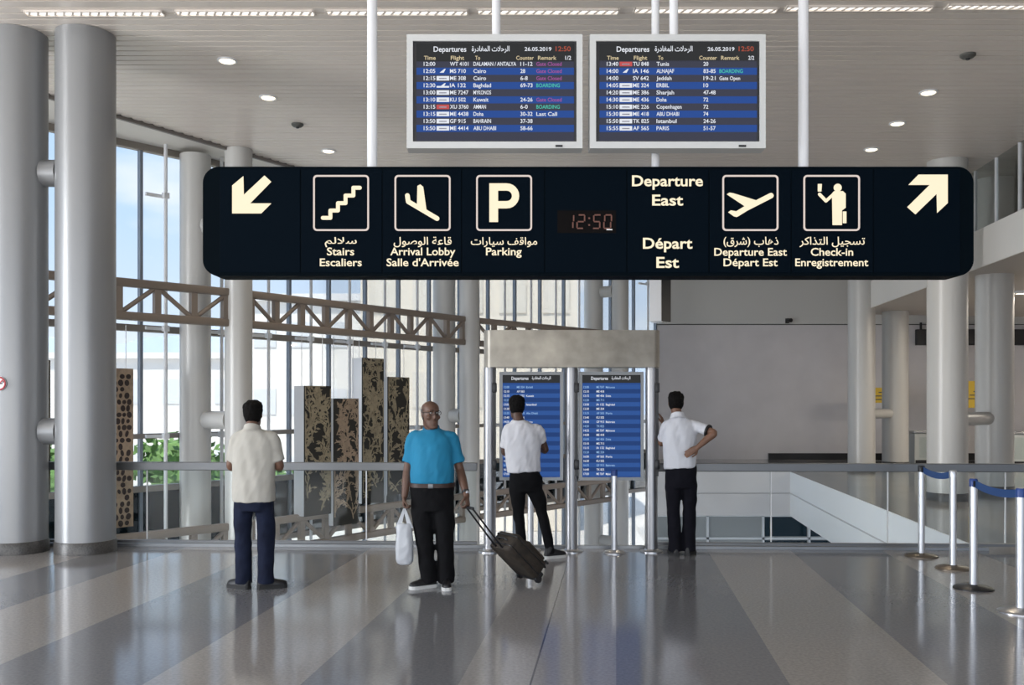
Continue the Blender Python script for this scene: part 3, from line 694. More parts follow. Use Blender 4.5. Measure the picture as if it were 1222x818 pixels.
# art panels ------------------------------------------------------------------
M_TAN = mat('panel_tan', (.33, .245, .17), .6, var=.2, vscale=14)
M_PB = mat('panel_dark', (.02, .018, .014), .7)
M_LEAF = mat('panel_leaf', (.30, .25, .165), .6, var=.25, vscale=10)
M_OV = mat('panel_oval', (.03, .018, .015), .6)
def art_panel(cx, cy, zt, zb, wd, dp, kind, lab, seed):
    rz = math.atan2(.80, .60)
    th = thing('art_panel', lab, 'art panel', (cx, cy, zb), rz, 'hanging plant panels')
    h = zt - zb; R = random.Random(seed)
    MB().box((0, dp / 2, h / 2), (wd, dp, h)).build('box', M_WHITE, th, smooth=False)
    MB().box((0, -.012, h / 2), (wd + .01, .02, h + .004)).build('front_panel', M_TAN if kind == 'oval' else M_PB, th, smooth=False)
    f = MB()
    if kind == 'oval':
        y = .06; k = 0
        while y < h - .05:
            z2 = y / h
            nx = 5 if (k // 5) % 2 else 4
            for i in range(nx):
                x = -wd / 2 + wd * (i + .5 + (.25 if k % 2 else 0)) / (nx + .5)
                if R.random() < .16: continue
                a, b = wd * .075 * R.uniform(.7, 1.25), R.uniform(.032, .055); t_ = R.uniform(-.4, .4)
                f.prism([(x + a * math.cos(q) * math.cos(t_) - b * math.sin(q) * math.sin(t_), y + a * math.cos(q) * math.sin(t_) + b * math.sin(q) * math.cos(t_)) for q in [2 * PI * j / 10 for j in range(10)]], -.028, -.02)
            y += .098; k += 1
        f.build('cutouts', M_OV, th, smooth=False)
    else:
        hw = wd / 2 - .012; cnt = [0]
        def strip(p, d, L_, w0, depth):
            n = max(4, int(L_ / .06)); pts = [Vector(p)]; a = d
            bend = R.uniform(-1.1, 1.1)
            for i in range(n):
                a += bend / n; q = pts[-1] + Vector((math.sin(a), math.cos(a))) * L_ / n
                q.x = max(-hw, min(hw, q.x)); q.y = max(.01, min(h - .01, q.y)); pts.append(q)
                if depth and R.random() < .75:
                    strip(q, a + R.choice((-1, 1)) * R.uniform(.5, 1.0), R.uniform(.10, .26), w0 * .75, depth - 1)
                elif R.random() < .8:
                    leaf(q, a + R.choice((-1, 1)) * R.uniform(.5, 1.1), R.uniform(.06, .12))
            for i, (u, v) in enumerate(zip(pts, pts[1:])):
                d_ = (v - u)
                if d_.length < .004: continue
                nn = Vector((-d_.y, d_.x)).normalized() * w0 / 2; cnt[0] += 1
                f.prism([tuple(u + nn), tuple(v + nn), tuple(v - nn), tuple(u - nn)], -.03 - .00001 * (cnt[0] % 300), -.02)
        def leaf(p, a, l):
            d_ = Vector((math.sin(a), math.cos(a))); nn = Vector((-d_.y, d_.x)) * l * .19
            pts = [p, p + d_ * l * .45 + nn, p + d_ * l, p + d_ * l * .45 - nn]
            if all(-hw <= q.x <= hw and 0 < q.y < h for q in pts):
                cnt[0] += 1; f.prism([tuple(q) for q in pts], -.032 - .00001 * (cnt[0] % 300), -.02)
        for k in range(int(6 + h * 7)):
            strip((R.uniform(-hw, hw), (k + R.random()) * h / (6 + h * 7)), R.uniform(-.7, .7), R.uniform(.35, .8), .018, 1)
        f.build('fretwork', M_LEAF if kind == 'vine' else M_TAN, th, smooth=False)
    for s in (-1, 1):
        MB().tube([(s * wd * .4, dp / 2, h - .01), (s * wd * .4, dp / 2, EYE + 1.19 - zb)], .006, 6).build('hanging_wire', M_POST, th)
def panel_at(x0, x1, xs, yt, yb, p, kind, lab, seed):
    Y = F / p; x = ((x0 + x1) / 2 - CX) * Y / F
    dxdt = F * (.6 / Y - x * .8 / Y ** 2); wd = (x1 - x0) / dxdt
    dxdd = F * (.8 / Y + x * .6 / Y ** 2); dp = max(.12, xs / abs(dxdd) if xs else .2)
    # the box goes back from the front face towards the glass
    art_panel(x, Y, EYE + (HY - yt) / p, EYE + (HY - yb) / p, wd, min(dp, .30), kind, lab, seed)
panel_at(40, 59, 0, 430, 640, 79, 'vine', 'plant fretwork panel seen in the gap between the two thick grey columns', 3)
panel_at(124, 158, 0, 440, 630, 78, 'oval', 'tan panel with dark oval cut-outs just right of the thick grey columns', 4)
panel_at(363, 394, 12, 461, 615, 68, 'vine', 'plant fretwork panel with a wide white side, right of the cream polo man', 5)
panel_at(398, 427, 4, 476, 626, 66, 'tan', 'shortest brown fretwork panel, third from the blue polo man', 6)
panel_at(432, 457, 12, 428, 600, 62, 'vine', 'tallest plant fretwork panel, second from the blue polo man', 8)
panel_at(462.5, 487.5, 6, 450.5, 590, 60, 'vine', 'plant fretwork panel nearest the blue polo man', 9)

# barrier posts -------------------------------------------------------------
M_BELT = mat('belt_blue', (.02, .07, .22), .7)
M_BLUE = mat('cap_blue', (.02, .06, .25), .4)
M_BARR = mat('barrier_steel', (.66, .67, .69), .3, .75)
def stanchion(x, y, lab, basem, capm, h=.99, rb=.17, dirs=(), group='barrier posts'):
    th = thing('stanchion', lab, 'barrier post', (x, y, 0), 0, group)
    MB().lathe([(rb, 0), (rb, .010), (rb * .86, .024), (.05, .036), (.04, .04)], n=36).build('base', basem, th)
    MB().lathe([(.034, .036), (.034, h - .07)], n=20).build('pole', M_BARR, th)
    MB().lathe([(.036, h - .07), (.037, h - .012), (.03, h)], n=20).build('cap', capm, th)
    for d in dirs:
        q = Vector(d).normalized()
        MB().box((q.x * .04, q.y * .04, h - .045), (.02, .03, .055), rz=math.atan2(q.y, q.x)).build('belt_clip', M_BLACK, th, smooth=False)
    return th
def belt(p, q, z, sag, lab):
    p = Vector(p); q = Vector(q); d = (q - p).normalized(); n = Vector((-d.y, d.x)) * .003; p = p + d * .052; q = q - d * .052
    R_ = []
    for i in range(13):
        t_ = i / 12; c_ = p + (q - p) * t_; zz = z - sag * 4 * t_ * (1 - t_)
        R_.append([(c_.x - n.x, c_.y - n.y, zz - .033), (c_.x + n.x, c_.y + n.y, zz - .033), (c_.x + n.x, c_.y + n.y, zz + .033), (c_.x - n.x, c_.y - n.y, zz + .033)])
    tag(MB().rings(R_).build('belt', M_BELT, smooth=False), lab, 'belt', 'blue barrier belts')
SP = [(4.45, 10.02), (4.44, 9.28), (4.15, 8.29), (4.06, 7.36)]
M_BB = mat('base_bronze', (.16, .13, .10), .35, .6)
d01 = (SP[1][0] - SP[0][0], SP[1][1] - SP[0][1]); d23 = (SP[3][0] - SP[2][0], SP[3][1] - SP[2][1])
neg = lambda d: (-d[0], -d[1])
stanchion(*SP[0], 'silver barrier post standing furthest back against the glass railing', M_BB, M_BLACK, dirs=(d01,))
stanchion(*SP[1], 'silver barrier post second furthest back, its belt leading to the post by the railing', M_BB, M_BARR, dirs=(neg(d01),))
stanchion(*SP[2], 'silver barrier post on a round black base plate', M_BLACK, M_BLUE, dirs=(d23,))
stanchion(*SP[3], 'nearest silver barrier post on a steel base at the right edge', M_STEEL, M_BLUE, dirs=(neg(d23),))
belt(SP[0], SP[1], .945, .035, 'short blue belt between the two back barrier posts')
belt(SP[2], SP[3], .945, .03, 'blue belt between the post on the black base and the nearest post')
stanchion(1.135, 10.24, 'slim steel post with a blue cap standing before the right stand screen', M_STEEL, M_BLUE, .93, .12, group='slim posts at the information stand')
stanchion(.21, 10.40, 'slim steel post hidden behind the legs of the man in the white T-shirt', M_STEEL, M_BLUE, .90, .12, group='slim posts at the information stand')

# no smoking roundel on the left column ----------------------------------------
nx = -.02; ny = -math.sqrt(.317 ** 2 - nx * nx); th = thing('no_smoking_sign', 'round red no smoking sign on the leftmost grey column', 'sign', (-5.56 + nx * 1.012, 10.36 + ny * 1.012, 1.88), math.atan2(ny, nx) + PI / 2)
MB().lathe([(.078, 0), (.078, .006)], n=28).xf(Matrix.Rotation(PI / 2, 4, 'X')).build('disc', M_WHITE, th)
M_RED = mat('sign_red', (.45, .05, .06), .5)
MB().torus((0, -.008, 0), .066, .010, (0, 1, 0), 28, 6).box((0, -.009, 0), (.014, .004, .125), R=Matrix.Rotation(PI / 4, 3, 'Y')).build('red_ring', M_RED, th)
MB().box((0, -.007, 0), (.075, .003, .014)).box((.045, -.007, .018), (.01, .003, .02)).build('cigarette', M_BLACK, th, smooth=False)

# check-in hall under the mezzanine ------------------------------------------------
for a, b in ((1095, 1152), (1156, 1290)):
    p = at(a, 393, 26.8); q = at(b, 412, 26.8)
    th = thing('check_in_board', 'long black board over the check-in desks, ' + ('left part behind the nearer column' if a < 1100 else 'right part running out of the picture'), 'board', ((p.x + q.x) / 2, 26.9, (p.z + q.z) / 2))
    MB().box((0, 0, 0), (q.x - p.x, .14, p.z - q.z), bev=.01).build('case', M_BLACK, th, smooth=False)
    for s in (-1, 1): MB().box((s * (q.x - p.x) * .4, .0, (p.z - q.z) / 2 + .1), (.05, .05, .2)).build('hanger', M_BLACK, th, smooth=False)
M_YEL = mat('poster_yellow', (.62, .42, .03), .5)
for x, y0, y1, lab, wd in ((1048, 463, 481, 'small yellow poster stand between the far pair of columns', .8), (1161, 455, 487, 'yellow poster stand seen between the nearer pair of columns', .95)):
    p = at(x, y0, 25.6); q = at(x, y1, 25.6)
    th = thing('poster_stand', lab, 'poster', (p.x, 25.6, 0))
    MB().box((0, 0, (p.z + q.z) / 2), (wd, .05, p.z - q.z)).build('poster', M_YEL, th, smooth=False)
    g = MB()
    for k in range(3): g.box((.05 * k, -.028, (p.z + q.z) / 2 - .12 + .1 * k), (.4 - .1 * k, .004, .03))
    g.build('poster_marks', M_BASE, th, smooth=False)
    for s in (-1, 1): MB().box((s * wd * .4, .02, q.z / 2), (.04, .04, q.z)).build('leg', M_BLACK, th, smooth=False)
    MB().box((0, .02, .02), (wd * .9, .35, .04)).build('foot', M_BLACK, th, smooth=False)
M_DESK = mat('desk_pale', (.52, .54, .53), .4)
def desk(x, y, lab, mon):
    th = thing('check_in_desk', lab, 'desk', (x, y, 0), 0, 'check-in desks')
    MB().box((0, 0, .42), (1.15, .6, .84), bev=.02).build('body', M_DESK, th, smooth=False)
    MB().box((0, -.02, .87), (1.25, .7, .05), bev=.01).build('counter_top', M_STEEL, th, smooth=False)
    MB().box((0, -.31, .45), (.9, .02, .55)).build('front_panel', M_RGLASS, th, smooth=False)
    MB().box((0, -.29, .06), (1.1, .04, .10)).build('kick_plate', M_BLACK, th, smooth=False)
    if mon:
        s = thing('desk_monitor', 'tall dark monitor standing on the desk ' + mon, 'monitor', (x + .1, y, .897))
        MB().box((0, 0, .01), (.3, .25, .02)).build('foot', M_BLACK, s, smooth=False)
        MB().box((0, .03, .15), (.06, .04, .3)).build('stalk', M_BLACK, s, smooth=False)
        MB().box((0, 0, .72), (.42, .06, .98), bev=.01).build('case', M_BLACK, s, smooth=False)
        MB().box((0, -.034, .72), (.36, .01, .9)).build('screen', mat('monitor_glass', (.01, .012, .016), .15), s, smooth=False)
desk(11.45, 25.2, 'pale check-in desk between the two pairs of brightly lit columns', 'between the column pairs')
desk(13.45, 24.6, 'pale check-in desk seen between the nearer pair of columns', '')
desk(15.0, 24.4, 'pale check-in desk at the right edge of the picture', 'at the right edge')

# ================================================================== OUTSIDE
struct(MB().slab([(-160, 28), (90, 28), (90, 240), (-160, 240), (-160, -60), (-15.2, -60), (-15.2, 6), (-11.6, 9.0), (-5.6, 16), (-2, 21), (2, 25.3), (4, 28)], LOW - .3, LOW - .02).build('ground_outside', mat('apron', (.50, .48, .45), .8, var=.15, vscale=.2), smooth=False), 'pale paved ground outside the glass')
def building(x0, x1, y0, y1, zt, m, lab, nwin, rows, colw):
    th = thing('building', lab, 'building', ((x0 + x1) / 2, (y0 + y1) / 2, LOW))
    W_, D_, H_ = x1 - x0, y1 - y0, zt - LOW
    MB().box((0, 0, H_ / 2), (W_, D_, H_)).build('wall', m, th, smooth=False)
    MB().box((0, 0, H_ + .2), (W_ + .6, D_ + .6, .4)).build('roof_edge', M_WHITE, th, smooth=False)
    for r in range(rows):
        for i in range(nwin):
            MB().box((-W_ / 2 + W_ * (i + .5) / nwin, -D_ / 2 - .02, H_ * (r + .5) / rows), (W_ / nwin * .62, .06, H_ / rows * .38)).build('window', colw, th, smooth=False)
M_BWIN = mat('pale_window', (.66, .69, .73), .3)
building(-42, -10, 62, 74, 4.6, mat('terminal_white', (.78, .76, .73), .6), 'long low white building outside beyond the trees', 9, 2, M_BWIN)
building(-6.9, 3.0, 42, 50, 13.0, mat('wing_cream', (.86, .78, .66), .6), 'tall cream building outside behind the information stand', 5, 4, mat('cream_blind', (.80, .74, .64), .5))
building(-15.5, -7.2, 54, 60, 7.6, mat('wing_white', (.82, .81, .79), .6), 'white building outside between the low white one and the tall cream one', 4, 3, M_BWIN)
# trees
M_TREE = mat('tree_leaves', (.10, .19, .05), .8, var=.5, vscale=1.5)
M_BARK = mat('tree_bark', (.12, .08, .05), .9)
def tree(x, y, h, r, lab, seed):
    R = random.Random(seed)
    th = thing('tree', lab, 'tree', (x, y, LOW), 0, 'trees outside the glass')
    MB().tube([(0, 0, -.2), (.05, 0, h * .35), (.1, .05, h * .6)], [.14, .11, .06], 8).build('trunk', M_BARK, th)
    f = MB()
    for k in range(420):
        v = Vector((R.gauss(0, 1), R.gauss(0, 1), R.gauss(0, 1))).normalized() * r * R.uniform(.55, 1.0)
        c_ = Vector((v.x, v.y, v.z * .8 + h - r * .8)); s_ = R.uniform(.14, .28)
        a = Vector((R.gauss(0, 1), R.gauss(0, 1), R.gauss(0, 1))).normalized(); b = a.orthogonal().normalized()
        q = [f.bm.verts.new(c_ + a * s_), f.bm.verts.new(c_ + b * s_ * .5), f.bm.verts.new(c_ - a * s_), f.bm.verts.new(c_ - b * s_ * .5)]
        f.bm.faces.new(q)
    f.sphere((0, 0, h - r * .8), (r * .72, r * .72, r * .58), 12)
    f.build('crown', M_TREE, th, smooth=False)
for i, (x, y, h, r, lab) in enumerate(((-14.3, 30, 4.3, 1.6, 'low green tree outside, furthest left'), (-12.4, 34.5, 4.9, 1.8, 'green tree outside seen just right of the oval panel'), (-10.2, 29.6, 4.2, 1.5, 'green tree outside seen between the slim column and the oval panel'),
                                      (-8.6, 33.5, 3.6, 1.5, 'small green tree outside behind the cream polo man'), (-17.2, 35, 4.6, 2.0, 'large green tree outside seen in the gap of the thick columns'))):
    tree(x, y, h, r, lab, 20 + i)
# hills on the horizon
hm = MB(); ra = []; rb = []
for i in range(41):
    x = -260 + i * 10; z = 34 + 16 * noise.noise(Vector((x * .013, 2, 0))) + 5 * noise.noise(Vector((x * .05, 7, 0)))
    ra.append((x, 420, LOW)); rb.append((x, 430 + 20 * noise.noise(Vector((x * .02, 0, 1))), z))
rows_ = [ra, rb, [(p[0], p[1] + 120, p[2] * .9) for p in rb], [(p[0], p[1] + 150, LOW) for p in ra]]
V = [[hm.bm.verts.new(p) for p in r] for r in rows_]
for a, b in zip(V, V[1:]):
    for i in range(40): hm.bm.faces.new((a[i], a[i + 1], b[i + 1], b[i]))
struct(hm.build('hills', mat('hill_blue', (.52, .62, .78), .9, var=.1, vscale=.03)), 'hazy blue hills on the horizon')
# parked airliner: its red tail shows above the rail of the lattice beam
pl = thing('airliner', 'parked white airliner with a red tail fin outside', 'aircraft', (-31.5, 92, LOW + 4.4), .25)
MB().tube([(-30, 0, 0), (-28.5, 0, .2), (-25, 0, .6), (-4, 0, .7), (5, 0, 1.1), (9, 0, 1.7)], [.3, 1.2, 1.95, 1.95, 1.2, .3], 20, True).build('fuselage', M_WHITE, pl)
MB().prism([(1.0, 2.0), (6.2, 2.2), (8.6, 8.6), (5.9, 8.6)], -.15, .15).build('tail_fin', mat('tail_red', (.62, .10, .14), .4), pl, smooth=False)
for s in (-1, 1):
    MB().slab([(4.5, s * .4), (7.5, s * .4), (9, s * 5.2), (7.4, s * 5.2)], 1.3, 1.5).build('tailplane', M_WHITE, pl, smooth=False)
    MB().slab([(-16, s * 1.6), (-9, s * 1.6), (-6, s * 15), (-8, s * 15)], -.6, -.25).build('wing', M_WHITE, pl, smooth=False)
    MB().tube([(-14, s * 5, -1.7), (-10.6, s * 5, -1.6)], [1.0, .75], 16).build('engine', M_WHITE, pl)
MB().tube([(-26, 0, -1.2), (-26, 0, -4.0)], .25, 8).build('landing_gear', M_BLACK, pl)
for s in (-1, 1): MB().tube([(-10, s * 2.2, -.8), (-10, s * 2.2, -4.0)], .35, 8).build('landing_gear', M_BLACK, pl)

# ================================================================== PEOPLE
def remesh(mb, voxel, it=4, fac=.5):
    me = bpy.data.meshes.new('tmp'); bmesh.ops.recalc_face_normals(mb.bm, faces=mb.bm.faces); mb.bm.to_mesh(me); mb.bm.free()
    o = bpy.data.objects.new('tmp', me); COL.objects.link(o)
    r = o.modifiers.new('r', 'REMESH'); r.mode = 'VOXEL'; r.voxel_size = voxel
    if it:
        s = o.modifiers.new('s', 'SMOOTH'); s.iterations = it; s.factor = fac
    dg = bpy.context.evaluated_depsgraph_get()
    out = bpy.data.meshes.new_from_object(o.evaluated_get(dg))
    bpy.data.objects.remove(o); bpy.data.meshes.remove(me)
    return out
def folds(me, amp, seed, stretch=(9, 9, 4), lo=-9, hi=9):
    for v in me.vertices:
        c_ = v.co
        n1 = noise.noise(Vector((c_.x * stretch[0] + seed, c_.y * stretch[1], c_.z * stretch[2] + c_.x * 6)))
        n2 = noise.noise(Vector((c_.x * 22 + seed, c_.y * 22, c_.z * 16 - c_.x * 14)))
        if lo < c_.z < hi: v.co = c_ + v.normal * (n1 * amp + n2 * amp * .45)
def spline(pts, rad, sub=5):
    pts = [Vector(p) for p in pts]; P = [pts[0]] + pts + [pts[-1]]; Rr = [rad[0]] + list(rad) + [rad[-1]]
    op, orr = [], []
    for i in range(1, len(P) - 2):
        for k in range(sub):
            t_ = k / sub
            a, b, c_, d = P[i - 1], P[i], P[i + 1], P[i + 2]
            op.append(.5 * ((2 * b) + (c_ - a) * t_ + (2 * a - 5 * b + 4 * c_ - d) * t_ ** 2 + (3 * b - a - 3 * c_ + d) * t_ ** 3))
            orr.append(Rr[i] + (Rr[i + 1] - Rr[i]) * (3 * t_ ** 2 - 2 * t_ ** 3))
    op.append(pts[-1]); orr.append(rad[-1])
    return op, orr
def limb(mb, pts, rad, n=14, sub=5):
    p, r = spline(pts, rad, sub); mb.tube(p, r, n, True)
def oval(z, cx, cy, rx, ryf, ryb, fy, n=28, p=2.3, tilt=0.0):
    out = []
    for i in range(n):
        a = 2 * PI * i / n; c_, s_ = math.cos(a), math.sin(a)
        x = math.copysign(abs(c_) ** (2 / p), c_) * rx; yy = math.copysign(abs(s_) ** (2 / p), s_)
        front = yy * fy > 0
        out.append(Vector((cx + x, cy + yy * (ryf if front else ryb), z + tilt * x)))
    return out
HEAD = [(-.118, .022, -.078, -.038), (-.106, .040, -.089, -.01), (-.085, .052, -.090, .02), (-.055, .060, -.088, .055), (-.025, .067, -.086, .078), (.005, .072, -.084, .090), (.030, .0735, -.080, .096),
        (.052, .0755, -.088, .098), (.078, .0735, -.084, .096), (.100, .063, -.068, .080), (.116, .045, -.044, .056), (.125, .030, -.026, .038), (.130, .010, -.006, .018)]
def head_rings(grow=0.0, zmin=-1, n=24):
    R_ = []
    for z, w_, f_, b_ in HEAD:
        if z < zmin: continue
        c_ = (f_ + b_) / 2; h_ = (b_ - f_) / 2
        k = (w_ + grow) / w_
        R_.append([Vector((math.copysign(abs(math.cos(a)) ** .9, math.cos(a)) * (w_ + grow), c_ + math.sin(a) * (h_ + grow), z + (grow if z > .09 else 0))) for a in [2 * PI * i / n for i in range(n)]])
    return R_
def hand(mb, wr, d, nrm, side, curl=.5, k=1.0):
    """wr wrist, d along the hand, nrm the way the palm faces, side the way the thumb leaves"""
    wr = Vector(wr); d = Vector(d).normalized(); nrm = Vector(nrm); nrm = (nrm - d * nrm.dot(d)).normalized()
    s = nrm.cross(d); s = s if s.dot(Vector(side)) > 0 else -s
    rings = []
    for t_, hw, th_ in ((-.015, .026, .020), (.01, .030, .019), (.04, .038, .018), (.07, .042, .016), (.092, .040, .013)):
        c_ = wr + d * t_ * k; rings.append([c_ + s * math.cos(a) * hw * k + nrm * math.sin(a) * th_ * k for a in [2 * PI * i / 14 for i in range(14)]])
    mb.rings(rings)
    for i, (off, ln, r) in enumerate(((.030, .074, .0092), (.010, .082, .0095), (-.010, .076, .0092), (-.029, .060, .0082))):
        p = wr + (d * .084 + s * off) * k; q = [p - d * .02 * k, p]; a = 0
        dd = (d + s * off * 1.2).normalized()
        for seg, j in ((.46, .75), (.31, .95), (.23, .7)):
            a += curl * j; q.append(q[-1] + (dd * math.cos(a) + nrm * math.sin(a)) * ln * seg * k)
        limb(mb, q, [r * k, r * k, r * k, r * .92 * k, r * .8 * k], 8, 3)
    p = wr + (d * .022 + s * .026) * k; t1 = (d * .62 + s * .70 + nrm * .30).normalized(); t2 = (d * .9 + s * .1 + nrm * (.25 + curl * .4)).normalized()
    limb(mb, [p - t1 * .012, p + t1 * .038 * k, p + t1 * .038 * k + t2 * .030 * k, p + t1 * .038 * k + t2 * .054 * k], [.0135 * k, .0115 * k, .0105 * k, .0085 * k], 8, 3)
M_HAIR = mat('hair_black', (.005, .0042, .004), .8, spec=.15, bump=.4, bscale=180)
M_SHOE = mat('shoe_black', (.007, .007, .008), .5)
M_SOLE_W = mat('sole_white', (.62, .62, .60), .6)
M_SOLE_B = mat('sole_black', (.02, .02, .02), .7)
def shoe(root, ank, d, sole, white_heel=False):
    d = Vector((d[0], d[1], 0)).normalized(); s = Vector((-d.y, d.x, 0)); o = Vector((ank[0], ank[1], 0)) - d * .075
    prof = [(t_ * .93, hw_ * .95, h_) for t_, hw_, h_ in [(0, .022, .05), (.015, .034, .085), (.06, .039, .095), (.11, .040, .085), (.16, .044, .062), (.21, .047, .050), (.25, .043, .042), (.275, .030, .032), (.285, .014, .02)]]
    rings = []
    for t_, hw, h_ in prof:
        c_ = o + d * t_; rg = []
        for i in range(16):
            a = 2 * PI * i / 16; z = math.sin(a)
            rg.append(c_ + s * math.cos(a) * hw + Vector((0, 0, .028 + (h_ if z > 0 else .012) * z)))
        rings.append(rg)
    mb = MB().rings(rings)
    limb(mb, [o + d * .06 + Vector((0, 0, .07)), o + d * .062 + Vector((0, 0, .115))], [.042, .042], 14, 2)
    me = remesh(mb, .008, 3)
    so_ = link('shoe', me, M_SHOE, root, angle=60)
    a_ = [o + d * t_ + s * (hw + .004) for t_, hw, h_ in prof]; b_ = [o + d * t_ - s * (hw + .004) for t_, hw, h_ in reversed(prof)]
    MB().slab([(p.x, p.y) for p in a_ + b_], 0.0, .030).build('sole', sole, so_, smooth=False, label='white sole' if sole is M_SOLE_W else None)
def person(loc, label, fy, J, skin, shirt, pants, hair_m, extra=None, bald=False, hair_low=-.06):
    """fy: +1 back to the viewer, -1 facing; J joints in metres relative to loc"""
    mb = MB(); M3 = Matrix.Rotation(J['yaw'], 4, 'Z'); HM = Matrix.Translation(Vector(J['head'])) @ M3 @ Matrix.Rotation(J.get('nod', 0), 4, 'X')
    hd = MB().rings(head_rings())
    hd.rings([[Vector((x * k + .0, y_, z)) for x, y_, z in ((-.004, -.084, .045), (.004, -.084, .045), (.016, -.084, -.028), (-.016, -.084, -.028))] if False else
              [Vector((sx * k, yy, z)) for sx, yy in ((-1, -.070), (-.6, -yf), (.6, -yf), (1, -.070))] for z, k, yf in ((.048, .008, .092), (.02, .011, .099), (-.008, .016, .110), (-.022, .018, .106), (-.03, .012, .092))])
    for sx in (-1, 1):
        hd.sphere((sx * .076, .012, .012), (.010, .019, .033), 12)
        hd.sphere((sx * .030, -.077, .050), (.024, .014, .008), 10)          # brows
        hd.sphere((sx * .045, -.062, -.012), (.024, .022, .022), 10)         # cheeks
    hd.sphere((0, -.085, -.058), (.024, .011, .007), 10).sphere((0, -.083, -.070), (.021, .011, .008), 10).sphere((0, -.083, -.100), (.022, .014, .015), 10)
    hd.xf(HM); me = bpy.data.meshes.new('h'); hd.bm.to_mesh(me); hd.bm.free(); mb.addmesh(me); bpy.data.meshes.remove(me)
    nb = Vector(J['neck']); hb = HM @ Vector((0, .028, -.06))
    limb(mb, [nb - Vector((0, 0, .06)), nb, nb.lerp(hb, .55), hb], [.075, .063, .056, .056], 16)
    limb(mb, [nb - Vector((0, 0, .05)), Vector((J['hipc'][0], J['hipc'][1], 1.15)), Vector(J['hipc'])], [.07, .085, .085], 16)
    for s in 'lr':
        sh, el, wr = Vector(J['sh_' + s]), Vector(J['el_' + s]), Vector(J['wr_' + s])
        limb(mb, [nb - Vector((0, 0, .06)), sh, sh.lerp(el, .5), el, el.lerp(wr, .35), wr], [.048, .046, .044, .040, .041, .028], 14)
        h = J['hand_' + s]; hand(mb, wr, h[0], h[1], h[2], h[3])
        hp, kn, an = Vector(J['hip_' + s]), Vector(J['kn_' + s]), Vector(J['an_' + s])
        limb(mb, [Vector(J['hipc']), hp, kn, an, (an.x, an.y, .05)], [.07, .06, .042, .030, .030], 12)
        t_ = Vector((*J['toe_' + s], 0)).normalized(); limb(mb, [Vector((an.x, an.y, .05)), Vector((an.x, an.y, .04)) + t_ * .12], [.03, .022], 10, 2)
    me = remesh(mb, .0068, 3, .4)
    body = link('person', me, mat('skin_' + skin[0], skin[1], .5, var=.12, vscale=14), angle=80); body.location = loc
    tag(body, label, 'person')
    # shirt
    sb = MB().rings([oval(*r, fy) if len(r) == 6 else oval(*r[:6], fy, tilt=r[6]) for r in J['torso']])
    for s in 'lr':
        sh, el = Vector(J['sh_' + s]), Vector(J['el_' + s]); f_ = J.get('sleeve_' + s, .72)
        inn = Vector(J['neck']) + Vector((0, 0, -.075)); inn = inn.lerp(sh, .12)
        p, r = spline([inn, sh, sh.lerp(el, .5), sh.lerp(el, f_)], [.062, .063, .062, .066 + J.get('flare', 0)])
        tp = [r_ for r_ in r]; sb.tube(p, tp, 16, False)
    me = remesh(sb, .0105, 9); folds(me, J.get('fold', .010), J['seed'])
    sh_o = link('shirt', me, shirt[1], body, angle=80)
    if shirt[0] == 'collar':
        cb_ = MB(); R_ = []
        for dz, k, ty in ((-.028, 1.35, 0), (-.002, 1.12, 0), (.030, 1.02, 0), (.032, .90, 0), (0, .95, 0)):
            R_.append([Vector((nb.x, nb.y + .004 * fy, nb.z + dz)) + Vector((math.cos(a) * .072 * k, math.sin(a) * .070 * k, (-.030 * fy * math.sin(a)) * 1)) for a in [2 * PI * i / 24 for i in range(24)]])
        cb_.rings(R_, False); cb_.build('collar', shirt[2] if len(shirt) > 2 else shirt[1], sh_o)
    if J.get('cuff'):
        for s in J['cuff']:
            sh, el = Vector(J['sh_' + s]), Vector(J['el_' + s]); f_ = J['sleeve_' + s]; a = sh.lerp(el, f_ - .05); b = sh.lerp(el, f_ + .03)
            MB().tube([a, b], [.072, .071], 16).build('cuff', M_SHOE, sh_o, label='dark cuff')
    # trousers
    tb = MB().rings([oval(*r, fy) if len(r) == 6 else oval(*r[:6], fy, tilt=r[6]) for r in J['waist']])
    for s in 'lr':
        hp, kn, an = Vector(J['hip_' + s]), Vector(J['kn_' + s]), Vector(J['an_' + s]); lr = J['leg']
        p, r = spline([hp + Vector((0, 0, .04)), hp - Vector((0, 0, .10)), hp.lerp(kn, .6), kn, kn.lerp(an, .5), an - Vector((0, 0, .045))], lr)
        tb.tube(p, r, 18, False)
    me = remesh(tb, .0105, 5); folds(me, .009, J['seed'] + 5, (7, 7, 9))
    link('trousers', me, pants, body, angle=80)
    for s in 'lr': shoe(body, J['an_' + s], J['toe_' + s], J['sole'])
    # hair
    hm_ = MB().rings(head_rings(.011 if not bald else .006, -.09))
    me = remesh(hm_, .0065, 2)
    bm = bmesh.new(); bm.from_mesh(me)
    dele = []
    for f in bm.faces:
        c_ = f.calc_center_median()
        if bald: keep = -.055 < c_.z < .058 - .25 * max(0, -c_.y) and c_.y > -.012 + .3 * abs(c_.z - .02)
        else:
            line = .072 if c_.y < -.035 else (.062 - (c_.y + .035) * 1.6 if c_.y < .03 else -.045 - (c_.y - .03) * .7)
            keep = c_.z > max(line, hair_low)
        if not keep: dele.append(f)
    bmesh.ops.delete(bm, geom=dele, context='FACES')
    for v in bm.verts:
        n_ = noise.noise(v.co * 45 + Vector((J['seed'], 0, 0))); v.co += v.normal * (.004 * n_ + (.003 if v.co.z > .07 and not bald else 0) * (1 + n_))
    bmesh.ops.transform(bm, matrix=HM, verts=bm.verts); bm.to_mesh(me); bm.free()
    link('hair', me, hair_m, body, angle=80)
